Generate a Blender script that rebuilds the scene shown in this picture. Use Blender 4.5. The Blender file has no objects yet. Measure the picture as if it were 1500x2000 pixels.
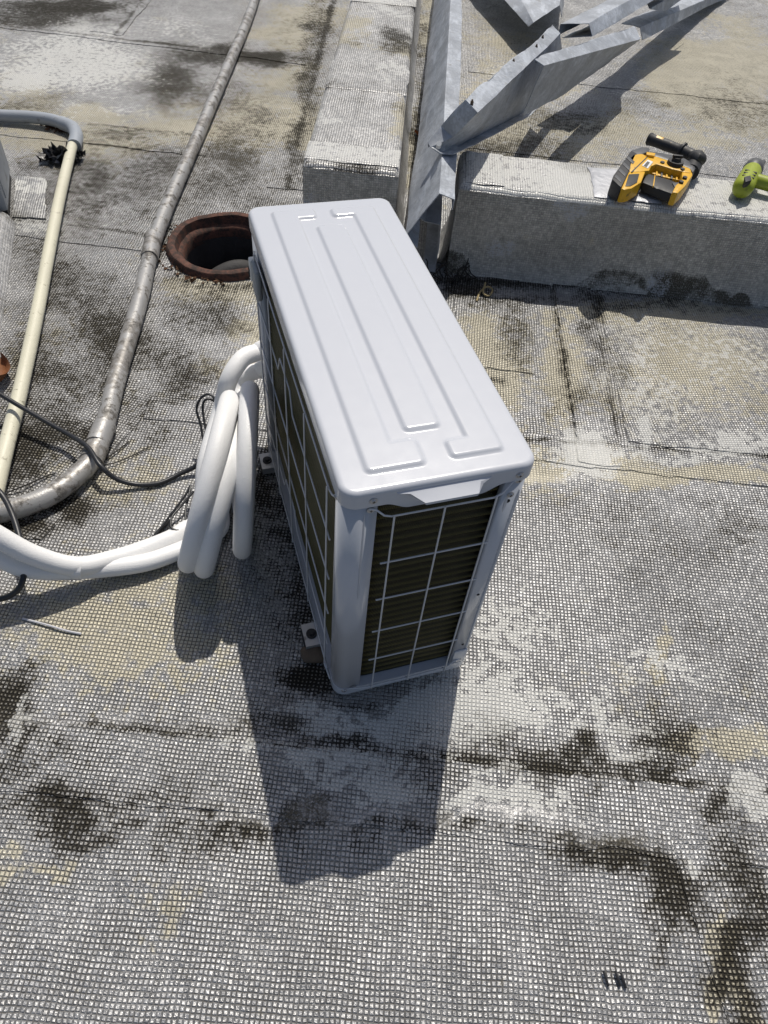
import bpy, bmesh, math, random
import numpy as np
from mathutils import Vector, Matrix
random.seed(7)
rng = np.random.default_rng(11)
scn = bpy.context.scene
COL = scn.collection

# ------------------------------------------------------------------ camera, light, exposure
CAM_H, F_PX, PITCH, ROLL = 1.5, 1372.0, 0.8846, 0.1143
_f = np.array([0, math.cos(PITCH), -math.sin(PITCH)]); _u0 = np.array([0, math.sin(PITCH), math.cos(PITCH)]); _r0 = np.array([1., 0, 0])
_r = math.cos(ROLL)*_r0 + math.sin(ROLL)*_u0
_u = -math.sin(ROLL)*_r0 + math.cos(ROLL)*_u0
cam = bpy.data.cameras.new('camera'); camo = bpy.data.objects.new('camera', cam); COL.objects.link(camo)
cam.sensor_fit = 'HORIZONTAL'; cam.sensor_width = 36; cam.lens = 36*F_PX/1500
cam.clip_start = 0.05; cam.clip_end = 200
camo.matrix_world = Matrix(((_r[0], _u[0], -_f[0], 0), (_r[1], _u[1], -_f[1], 0), (_r[2], _u[2], -_f[2], CAM_H), (0, 0, 0, 1)))
scn.camera = camo

SUN_DIR = Vector((-.069, -.540, -1.0)).normalized()
wd = bpy.data.worlds.new('World'); scn.world = wd; wd.use_nodes = True
_nt = wd.node_tree; _nt.nodes.clear()
_sky = _nt.nodes.new('ShaderNodeTexSky'); _sky.sky_type = 'NISHITA'; _sky.sun_disc = False
_sky.dust_density = 3.0; _sky.sun_elevation = math.asin(-SUN_DIR.z); _sky.sun_rotation = math.atan2(.069, .540)
_bg = _nt.nodes.new('ShaderNodeBackground'); _bg.inputs[1].default_value = 0.075
_wo = _nt.nodes.new('ShaderNodeOutputWorld')
_nt.links.new(_sky.outputs[0], _bg.inputs[0]); _nt.links.new(_bg.outputs[0], _wo.inputs[0])
sl = bpy.data.lights.new('sun', 'SUN'); sl.energy = 3.6; sl.angle = math.radians(0.53); sl.color = (1, .95, .865)
so = bpy.data.objects.new('sun', sl); COL.objects.link(so); so.rotation_euler = SUN_DIR.to_track_quat('-Z', 'Y').to_euler(); so.location = (0, 3, 6)
scn.view_settings.view_transform = 'Standard'; scn.view_settings.look = 'None'
scn.view_settings.exposure = 0.0; scn.view_settings.gamma = 1.0; scn.view_settings.use_curve_mapping = False
scn.render.engine = 'CYCLES'

def sp(px, py, z=0.0):
    """surveyed point: where the sight line through a photo pixel meets height z"""
    d = _r*(px-750)/F_PX + _u*(1000-py)/F_PX + _f
    t = (z-CAM_H)/d[2]
    return np.array([0, 0, CAM_H]) + t*d
def spv(px, py, z=0.0): return Vector(sp(px, py, z))

# ------------------------------------------------------------------ node helpers
class NT:
    def __init__(s, name):
        s.m = bpy.data.materials.new(name); s.m.use_nodes = True; s.t = s.m.node_tree; s.t.nodes.clear()
        s.out = s.n('ShaderNodeOutputMaterial'); s.p = s.n('ShaderNodeBsdfPrincipled'); s.l(s.p.outputs[0], s.out.inputs[0])
    def n(s, t, **k):
        x = s.t.nodes.new(t)
        for a, b in k.items(): setattr(x, a, b)
        return x
    def l(s, a, b): s.t.links.new(a, b)
    def setin(s, sock, v):
        if hasattr(v, 'is_output') or isinstance(v, bpy.types.NodeSocket): s.l(v, sock)
        else: sock.default_value = v
    def math(s, op, a, b=0.0, c=0.0, clamp=False):
        x = s.n('ShaderNodeMath', operation=op); x.use_clamp = clamp
        s.setin(x.inputs[0], a); s.setin(x.inputs[1], b); s.setin(x.inputs[2], c); return x.outputs[0]
    def ss(s, v, lo, hi, a=0.0, b=1.0):
        x = s.n('ShaderNodeMapRange', interpolation_type='SMOOTHSTEP'); s.setin(x.inputs[0], v)
        for i, q in enumerate((lo, hi, a, b)): s.setin(x.inputs[i+1], q)
        return x.outputs[0]
    def lin(s, v, lo, hi, a=0.0, b=1.0):
        x = s.n('ShaderNodeMapRange'); s.setin(x.inputs[0], v)
        for i, q in enumerate((lo, hi, a, b)): s.setin(x.inputs[i+1], q)
        return x.outputs[0]
    def mix(s, f, a, b, mode='MIX'):
        x = s.n('ShaderNodeMix', data_type='RGBA', blend_type=mode); x.clamp_factor = True
        s.setin(x.inputs[0], f)
        for i, q in ((6, a), (7, b)):
            if isinstance(q, tuple): x.inputs[i].default_value = (*q, 1) if len(q) == 3 else q
            else: s.l(q, x.inputs[i])
        return x.outputs[2]
    def noise(s, vec, scale, detail=3, rough=.55, dist=0.0, out=0):
        x = s.n('ShaderNodeTexNoise'); x.inputs['Scale'].default_value = scale; x.inputs['Detail'].default_value = detail
        x.inputs['Roughness'].default_value = rough; x.inputs['Distortion'].default_value = dist
        if vec is not None: s.l(vec, x.inputs['Vector'])
        return x.outputs[out]
    def obj(s): return s.n('ShaderNodeTexCoord').outputs['Object']
    def pos(s): return s.n('ShaderNodeNewGeometry').outputs['Position']
    def bump(s, h, dist, strength=1.0, prev=None):
        x = s.n('ShaderNodeBump'); x.inputs['Distance'].default_value = dist; x.inputs['Strength'].default_value = strength
        s.l(h, x.inputs['Height'])
        if prev is not None: s.l(prev, x.inputs['Normal'])
        return x.outputs[0]
    def set(s, **k):
        nm = dict(color='Base Color', metal='Metallic', rough='Roughness', normal='Normal', coat='Coat Weight', coatr='Coat Roughness', spec='Specular IOR Level', ior='IOR')
        for a, b in k.items():
            q = s.p.inputs[nm[a]]
            if isinstance(b, tuple): q.default_value = (*b, 1) if len(b) == 3 else b
            else: s.setin(q, b)
        return s.m

MAT = {}
def simple(name, col, rough=.5, metal=0.0, var=.12, nscale=30, bumpd=0.0, bscale=200, coat=0.0, dirt=0.0, spec=.5):
    t = NT(name); o = t.obj(); n = t.noise(o, nscale, 4)
    c = t.mix(n, tuple(x*(1-var) for x in col), tuple(min(1, x*(1+var)) for x in col))
    if dirt:
        d = t.ss(t.noise(o, nscale*.6, 5, .65), .62-dirt*.3, .75)
        c = t.mix(t.math('MULTIPLY', d, .8), c, (.06, .05, .035))
    k = dict(color=c, rough=t.lin(n, .3, .7, max(.02, rough-.08), rough+.08), metal=metal, coat=coat, coatr=.08, spec=spec)
    if bumpd: k['normal'] = t.bump(t.noise(o, bscale, 3), bumpd, .6)
    t.set(**k); MAT[name] = t.m; return t.m

def membrane(name, pitch=.0092, stains=True, silver=(.47, .468, .465), line=1.0, relief=1.0, metal=.62, axes='xy', painted=0.0, grime=0.0, mould=0.0, kcol=((.50, .51, .495), (.71, .70, .66)), kn=2.0):
    """embossed foil roofing sheet: square mesh relief, worn paint, mould"""
    t = NT(name); o = t.obj(); P = t.pos()
    w = t.n('ShaderNodeVectorMath', operation='MULTIPLY_ADD')
    wn = t.noise(o, 6, 2, out=1); t.l(wn, w.inputs[0]); w.inputs[1].default_value = (.013, .013, .013); t.l(o, w.inputs[2])
    w2 = t.n('ShaderNodeVectorMath', operation='MULTIPLY_ADD'); t.l(t.noise(o, 70, 1, out=1), w2.inputs[0]); w2.inputs[1].default_value = (.0036, .0036, .0036); t.l(w.outputs[0], w2.inputs[2])
    sx = t.n('ShaderNodeSeparateXYZ'); t.l(w2.outputs[0], sx.inputs[0])
    i0, i1 = [dict(x=0, y=1, z=2)[c] for c in axes]
    qu, qv = t.math('DIVIDE', sx.outputs[i0], pitch), t.math('DIVIDE', sx.outputs[i1], pitch)
    uu, vv = t.math('SUBTRACT', t.math('FRACT', qu), .5), t.math('SUBTRACT', t.math('FRACT', qv), .5)
    du = t.math('SUBTRACT', 1.0, t.math('MULTIPLY', t.math('ABSOLUTE', uu), 2)); dv = t.math('SUBTRACT', 1.0, t.math('MULTIPLY', t.math('ABSOLUTE', vv), 2))
    e = t.math('SMOOTH_MIN', du, dv, .16)
    cv = t.n('ShaderNodeCombineXYZ'); t.l(t.math('FLOOR', qu), cv.inputs[0]); t.l(t.math('FLOOR', qv), cv.inputs[1])
    wno = t.n('ShaderNodeTexWhiteNoise', noise_dimensions='2D'); t.l(cv.outputs[0], wno.inputs[0]); cell = wno.outputs[0]
    wc = t.n('ShaderNodeSeparateColor'); t.l(wno.outputs[1], wc.inputs[0])
    if stains:
        a = t.n('ShaderNodeAttribute', attribute_name='stain'); sc = t.n('ShaderNodeSeparateColor'); t.l(a.outputs['Color'], sc.inputs[0])
        G, Cr, K = sc.outputs; FL = a.outputs['Alpha']
    else:
        G = t.math('ADD', t.math('MULTIPLY', t.ss(t.noise(P, 2.6, 3), .42, .75), .9), grime); Cr = t.ss(t.noise(P, 1.7, 2, dist=.4), .5, .8); K = t.math('ADD', t.math('MULTIPLY', t.ss(t.noise(P, 2.9, 2), .5, .7), .5), painted); FL = 0.0
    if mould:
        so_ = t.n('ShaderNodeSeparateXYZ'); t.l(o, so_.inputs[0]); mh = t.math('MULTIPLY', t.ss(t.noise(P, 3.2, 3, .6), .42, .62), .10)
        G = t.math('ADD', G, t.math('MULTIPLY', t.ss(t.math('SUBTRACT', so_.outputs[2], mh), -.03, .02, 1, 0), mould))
    n1 = t.noise(P, 8, 3, .62); n2 = t.noise(P, 38, 4, .66); n3 = t.noise(P, 270, 2, .65); n4 = t.noise(P, 150, 2, .65)
    c1, c2, c3, c4 = [t.math('SUBTRACT', q_, .5) for q_ in (n1, n2, n3, n4)]
    # how far mould and dirt have spread
    gsum = t.math('ADD', G, t.math('ADD', t.math('MULTIPLY', c2, 1.35), t.math('ADD', t.math('MULTIPLY', c1, .75), t.math('MULTIPLY', c4, 1.0))))
    gs = t.ss(gsum, .20, 1.05)
    crm = t.math('MULTIPLY', t.ss(t.math('ADD', Cr, t.math('ADD', t.math('MULTIPLY', c2, 1.9), t.math('MULTIPLY', c1, 1.0))), .30, .72), .9)
    kk = t.ss(t.math('ADD', K, t.math('ADD', t.math('MULTIPLY', c2, kn), t.math('MULTIPLY', c4, .8))), .44, .60)
    # paint colours
    base = t.mix(t.ss(n2, .35, .66), tuple(x*.70 for x in silver), tuple(min(1, x*1.15) for x in silver))
    base = t.mix(t.math('MULTIPLY', t.ss(wc.outputs[0], .35, 1), .42), base, tuple(x*1.5 for x in silver))
    base = t.mix(t.math('MULTIPLY', t.ss(wc.outputs[1], .5, 1), .45), base, tuple(x*.5 for x in silver))
    base = t.mix(t.math('MULTIPLY', t.ss(n3, .50, .72), .45), base, tuple(min(1, x*1.8) for x in silver))
    lowf = t.ss(t.noise(P, 3.2, 3, .6), .30, .70); base = t.mix(t.lin(lowf, 0, 1, .34, 0.0), base, tuple(x*.38 for x in silver))
    base = t.mix(crm, base, t.mix(n4, (.44, .40, .29), (.64, .60, .48)))
    base = t.mix(t.math('MULTIPLY', kk, .92), base, t.mix(n4, *kcol))
    # dirt fills the grooves first, then closes over the raised squares
    gk = t.math('MULTIPLY', gs, t.lin(kk, 0, 1, 1, .45))
    lvar = t.ss(t.math('ADD', c2, t.math('ADD', t.math('MULTIPLY', c1, 1.2), t.math('MULTIPLY', c4, .6))), -.30, .16)
    thr = t.math('ADD', t.math('MULTIPLY', gk, .46), t.math('ADD', t.math('MULTIPLY', c4, .34), t.math('MULTIPLY', lvar, .07)))
    thr = t.math('SUBTRACT', thr, t.math('MULTIPLY', kk, .13))
    lw = t.ss(t.math('SUBTRACT', e, thr), .0, .17, 1, 0)
    amt = t.math('MULTIPLY', t.math('MULTIPLY', t.lin(t.math('MAXIMUM', lvar, t.math('MULTIPLY', gs, 2.0)), 0, 1, .42, .95), t.lin(kk, 0, 1, 1, .70)), line)
    flat = t.math('SUBTRACT', 1.0, FL)
    lm = t.math('MULTIPLY', t.math('MULTIPLY', lw, amt), flat)
    spk = t.ss(t.math('ADD', n3, t.math('MULTIPLY', gk, .14)), .46, .62)
    gm = t.math('MULTIPLY', gk, t.lin(spk, 0, 1, .2, .92))
    base = t.mix(gm, base, t.mix(n4, (.036, .032, .022), (.155, .138, .095)))
    base = t.mix(lm, base, t.mix(t.math('MULTIPLY', t.math('SUBTRACT', 1.0, gs), t.ss(n4, .3, .6)), (.022, .020, .017), (.125, .120, .112)))
    dirt = t.math('MAXIMUM', gm, lm)
    clean = t.math('MULTIPLY', t.math('SUBTRACT', 1.0, dirt), t.math('SUBTRACT', 1.0, t.math('MAXIMUM', t.math('MULTIPLY', crm, .7), t.math('MULTIPLY', kk, .9))))
    tilt = t.math('ADD', t.math('MULTIPLY', uu, t.math('SUBTRACT', wc.outputs[0], .5)), t.math('MULTIPLY', vv, t.math('SUBTRACT', wc.outputs[2], .5)))
    hgt = t.math('MULTIPLY', t.math('ADD', t.ss(e, .02, .50), t.math('MULTIPLY', tilt, .9)), flat)
    hgt = t.math('ADD', hgt, t.math('ADD', t.math('MULTIPLY', n4, .9), t.math('MULTIPLY', n3, .55)))
    b1 = t.bump(hgt, .0023*relief, 1.0)
    t.set(color=base, metal=t.math('MULTIPLY', clean, metal), rough=t.lin(n2, .3, .7, .38, .58), normal=b1, spec=t.math('MULTIPLY', .42, t.math('SUBTRACT', 1.0, dirt)))
    MAT[name] = t.m; return t.m

def galvanised(name, tint=(.40, .43, .475)):
    t = NT(name); o = t.obj(); v = t.n('ShaderNodeTexVoronoi'); v.inputs['Scale'].default_value = 110; t.l(o, v.inputs['Vector'])
    s1 = t.n('ShaderNodeSeparateColor'); t.l(v.outputs['Color'], s1.inputs[0])
    n = t.noise(o, 5, 5, .65); st = t.n('ShaderNodeMapping'); st.inputs['Scale'].default_value = (9, 2.2, 9); t.l(o, st.inputs[0]); ns = t.noise(st.outputs[0], 2.0, 5, .65)
    c = t.mix(s1.outputs[0], tuple(x*.80 for x in tint), tuple(x*1.16 for x in tint))
    c = t.mix(t.ss(n, .35, .65), c, tuple(x*.66 for x in tint))
    c = t.mix(t.math('MULTIPLY', t.ss(ns, .52, .66), .55), c, tuple(min(1, x*1.35) for x in tint))
    d = t.ss(t.noise(o, 14, 5, .7), .57, .74); c = t.mix(t.math('MULTIPLY', d, .6), c, (.17, .155, .13))
    ru = t.ss(t.noise(o, 11, 5, .75), .66, .72); c = t.mix(t.math('MULTIPLY', ru, .75), c, (.13, .055, .022))
    t.set(color=c, metal=.15, rough=t.lin(s1.outputs[1], 0, 1, .38, .60), normal=t.bump(t.noise(o, 22, 3), .006, .4))
    MAT[name] = t.m; return t.m

def pipepaint(name, col, dirtcol, amount, peel=None, rough=.45, metal=0.0):
    t = NT(name); P = t.pos(); n = t.noise(P, 28, 6, .68); n0 = t.noise(P, 5, 3); n2 = t.noise(P, 150, 4, .6)
    c = t.mix(n0, tuple(x*.86 for x in col), tuple(min(1, x*1.1) for x in col))
    if peel:
        pm = t.ss(t.math('ADD', n, t.math('MULTIPLY', n0, .5)), .72, .80); c = t.mix(pm, c, peel)
    d = t.ss(t.math('ADD', n, t.math('MULTIPLY', n2, .35)), 1.0-amount, 1.12-amount*.8); c = t.mix(t.math('MULTIPLY', d, .85), c, dirtcol)
    t.set(color=c, metal=metal, rough=t.lin(n, .3, .7, rough-.1, rough+.15), normal=t.bump(t.math('ADD', n, t.math('MULTIPLY', n2, .3)), .003, .5))
    MAT[name] = t.m; return t.m

membrane('roof_foil'); membrane('curb_foil', pitch=.009, stains=False, painted=.62, line=.75, relief=.6, grime=-.10, silver=(.58, .575, .565), metal=.4)
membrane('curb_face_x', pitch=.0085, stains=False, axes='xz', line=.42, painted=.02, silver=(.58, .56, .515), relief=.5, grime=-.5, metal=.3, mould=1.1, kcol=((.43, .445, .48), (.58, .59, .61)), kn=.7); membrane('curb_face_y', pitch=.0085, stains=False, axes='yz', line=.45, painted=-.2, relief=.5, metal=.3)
membrane('curb_foil_dirty', stains=False, painted=.12, line=.9, relief=.8, grime=.02, silver=(.56, .555, .545), metal=.4)
membrane('ribbed_foil', pitch=.009, stains=False, axes='xx', line=.55, painted=.35, relief=.9)
galvanised('galvanised')
pipepaint('silver_pipe', (.40, .395, .385), (.05, .046, .04), .31, peel=(.27, .255, .235), metal=.3, rough=.42)
pipepaint('cream_pipe', (.66, .635, .50), (.15, .13, .08), .24, rough=.42)
pipepaint('grey_pipe', (.33, .36, .40), (.12, .11, .10), .26, rough=.45)
pipepaint('terracotta', (.115, .045, .028), (.028, .022, .018), .44, rough=.85)
# white powder coat of the unit
t = NT('unit_paint'); o = t.obj(); n = t.noise(o, 3, 3); du = t.ss(t.noise(o, 160, 4, .7), .62, .80)
c = t.mix(n, (.535, .555, .598), (.562, .58, .622)); c = t.mix(t.math('MULTIPLY', du, .05), c, (.45, .42, .38))
t.set(color=c, rough=t.lin(t.noise(o, 40, 3), .3, .7, .17, .23), coat=.25, coatr=.08, normal=t.bump(t.noise(o, 900, 2), .0002, .25)); MAT['unit_paint'] = t.m
simple('guard_paint', (.60, .61, .63), .35, .0, .05)
simple('screw_steel', (.50, .50, .50), .35, .8)
simple('black_rubber', (.018, .018, .02), .55, 0, .2, 60, .0006, 300)
simple('cable_black', (.022, .023, .026), .38, 0, .15, 80, .0003, 500)
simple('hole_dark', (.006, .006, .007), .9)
simple('grey_plastic', (.30, .32, .335), .5, 0, .06)
simple('white_plastic', (.72, .72, .70), .4, 0, .05)
simple('yellow_plastic', (.72, .40, .016), .42, 0, .10, 60, .0004, 500, dirt=.12)
simple('tool_black', (.022, .022, .023), .55, 0, .15, 60, .0006, 500)
simple('tool_grey', (.085, .087, .09), .45, .1, .12, 60, .0004, 400)
simple('green_plastic', (.30, .36, .025), .42, 0, .1, 60, .0004, 400, dirt=.1)
simple('label_white', (.75, .75, .73), .4, 0, .05)
simple('stone_brown', (.13, .095, .065), .85, 0, .4, 40, .004, 120)
simple('foot_steel', (.48, .485, .49), .42, .5, .12, 60, dirt=.15)
simple('plastic_rag', (.012, .012, .014), .3, 0, .3, 60, .001, 120)
simple('dry_leaf', (.22, .085, .03), .75, 0, .5, 50, .002, 150)
simple('twig', (.36, .28, .14), .8, 0, .3, 80)
simple('root_dark', (.02, .018, .016), .8, 0, .3, 80)
simple('tie_white', (.55, .55, .58), .45, 0, .06)
simple('cabinet_paint', (.34, .365, .40), .5, .1, .12, 8, dirt=.1)
simple('pipe_inner', (.035, .034, .035), .7, 0, .6, 14, .004, 40)
simple('sand_rust', (.10, .05, .025), .95, 0, .5, 60, .004, 150)
# foam
t = NT('foam'); o = t.obj(); v = t.n('ShaderNodeTexVoronoi'); v.inputs['Scale'].default_value = 330; t.l(o, v.inputs['Vector'])
n = t.noise(o, 12, 3); c = t.mix(n, (.80, .80, .795), (.87, .87, .865)); c = t.mix(t.ss(v.outputs['Distance'], .0, .5, .12, 0), c, (.55, .55, .56))
t.set(color=c, rough=.5, normal=t.bump(t.math('ADD', v.outputs['Distance'], t.noise(o, 60, 2)), .0012, .32)); MAT['foam'] = t.m
# coil fins
t = NT('coil_fins'); o = t.obj(); s1 = t.n('ShaderNodeSeparateXYZ'); t.l(o, s1.inputs[0])
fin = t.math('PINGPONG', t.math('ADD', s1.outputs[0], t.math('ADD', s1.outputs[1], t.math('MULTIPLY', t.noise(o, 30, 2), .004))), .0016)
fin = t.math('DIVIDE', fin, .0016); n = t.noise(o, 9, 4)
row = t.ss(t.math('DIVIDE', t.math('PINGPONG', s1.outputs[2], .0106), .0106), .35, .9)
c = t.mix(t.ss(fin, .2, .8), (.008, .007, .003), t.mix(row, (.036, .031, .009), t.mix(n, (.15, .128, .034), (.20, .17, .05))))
t.set(color=c, rough=.42, metal=.35, normal=t.bump(fin, .0012, .8)); MAT['coil_fins'] = t.m

# ------------------------------------------------------------------ object helpers
def meta(o, label=None, cat=None, group=None, kind=None):
    if label: o['label'] = label
    if cat: o['category'] = cat
    if group: o['group'] = group
    if kind: o['kind'] = kind
    return o
def empty(name, loc=(0, 0, 0), rz=0.0, **k):
    o = bpy.data.objects.new(name, None); COL.objects.link(o); o.location = loc; o.rotation_euler = (0, 0, rz); o.empty_display_size = .05
    return meta(o, **k)
def smooth(me, ang=None):
    for p in me.polygons: p.use_smooth = True
    if ang is not None:
        try: me.set_sharp_from_angle(angle=math.radians(ang))
        except Exception: pass
def pyobj(name, verts, faces, mat, parent=None, sm=None, **k):
    me = bpy.data.meshes.new(name); me.from_pydata([tuple(map(float, v)) for v in verts], [], faces); me.validate()
    me.materials.append(MAT[mat] if isinstance(mat, str) else mat)
    if sm is not None: smooth(me, sm)
    o = bpy.data.objects.new(name, me); COL.objects.link(o)
    if parent is not None: o.parent = parent
    return meta(o, **k)
def bmobj(name, bm, mat, parent=None, sm=None, **k):
    me = bpy.data.meshes.new(name); bmesh.ops.recalc_face_normals(bm, faces=bm.faces); bm.to_mesh(me); bm.free()
    me.materials.append(MAT[mat] if isinstance(mat, str) else mat)
    if sm is not None: smooth(me, sm)
    o = bpy.data.objects.new(name, me); COL.objects.link(o)
    if parent is not None: o.parent = parent
    return meta(o, **k)
def bbox(bm, lo, hi, bev=0.0, seg=2):
    r = bmesh.ops.create_cube(bm, size=1)
    vs = r['verts']
    for v in vs: v.co = Vector([(lo[i]+hi[i])/2 + v.co[i]*(hi[i]-lo[i]) for i in range(3)])
    if bev:
        es = list({e for v in vs for e in v.link_edges}); bmesh.ops.bevel(bm, geom=es, offset=bev, segments=seg, affect='EDGES', profile=.5)
    return bm
def box(name, lo, hi, mat, parent=None, bev=.0, seg=2, **k):
    bm = bmesh.new(); bbox(bm, lo, hi, bev, seg); return bmobj(name, bm, mat, parent, 35, **k)
def cyl(bm, p0, p1, r0, r1=None, n=16):
    p0, p1 = Vector(p0), Vector(p1); r1 = r0 if r1 is None else r1; d = p1-p0
    q = d.to_track_quat('Z', 'Y').to_matrix().to_4x4(); q.translation = (p0+p1)/2
    bmesh.ops.create_cone(bm, cap_ends=True, segments=n, radius1=r0, radius2=r1, depth=d.length, matrix=q)
def cylobj(name, p0, p1, r0, mat, parent=None, r1=None, n=16, **k):
    bm = bmesh.new(); cyl(bm, p0, p1, r0, r1, n); return bmobj(name, bm, mat, parent, 40, **k)
def catmull(pts, step=.01):
    P = [Vector(p) for p in pts]; P = [P[0]*2-P[1]]+P+[P[-1]*2-P[-2]]; out = []
    for i in range(1, len(P)-2):
        n = max(2, int((P[i+1]-P[i]).length/step))
        for j in range(n):
            t = j/n; a, b, c, d = P[i-1], P[i], P[i+1], P[i+2]
            out.append(.5*((2*b)+(-a+c)*t+(2*a-5*b+4*c-d)*t*t+(-a+3*b-3*c+d)*t**3))
    out.append(P[-2]); return out
def sweep(path, rad, n=14, wob=0.0, seed=0, caps=True):
    rg = random.Random(seed); V = []; Fc = []
    path = [Vector(p) for p in path]; T = []
    for i in range(len(path)):
        a = path[max(0, i-1)]; b = path[min(len(path)-1, i+1)]; T.append((b-a).normalized())
    nrm = T[0].orthogonal().normalized()
    ph = rg.random()*9
    for i, p in enumerate(path):
        nrm = (nrm-T[i]*nrm.dot(T[i])).normalized(); bn = T[i].cross(nrm)
        r = rad[i] if hasattr(rad, '__len__') else rad
        for j in range(n):
            a = 2*math.pi*j/n; q = r*(1+wob*math.sin(i*.23+ph+j*.9)*math.sin(i*.071+ph))
            V.append(p+nrm*math.cos(a)*q+bn*math.sin(a)*q)
    m = len(path)
    for i in range(m-1):
        for j in range(n):
            k = (j+1) % n; Fc.append((i*n+j, i*n+k, (i+1)*n+k, (i+1)*n+j))
    if caps: Fc.append(tuple(range(n-1, -1, -1))); Fc.append(tuple((m-1)*n+j for j in range(n)))
    return V, Fc
def tube(name, pts, rad, mat, parent=None, n=14, step=.01, wob=0.0, seed=0, raw=False, **k):
    path = pts if raw else catmull(pts, step); V, Fc = sweep(path, rad, n, wob, seed)
    return pyobj(name, V, Fc, mat, parent, 50, **k)

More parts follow.
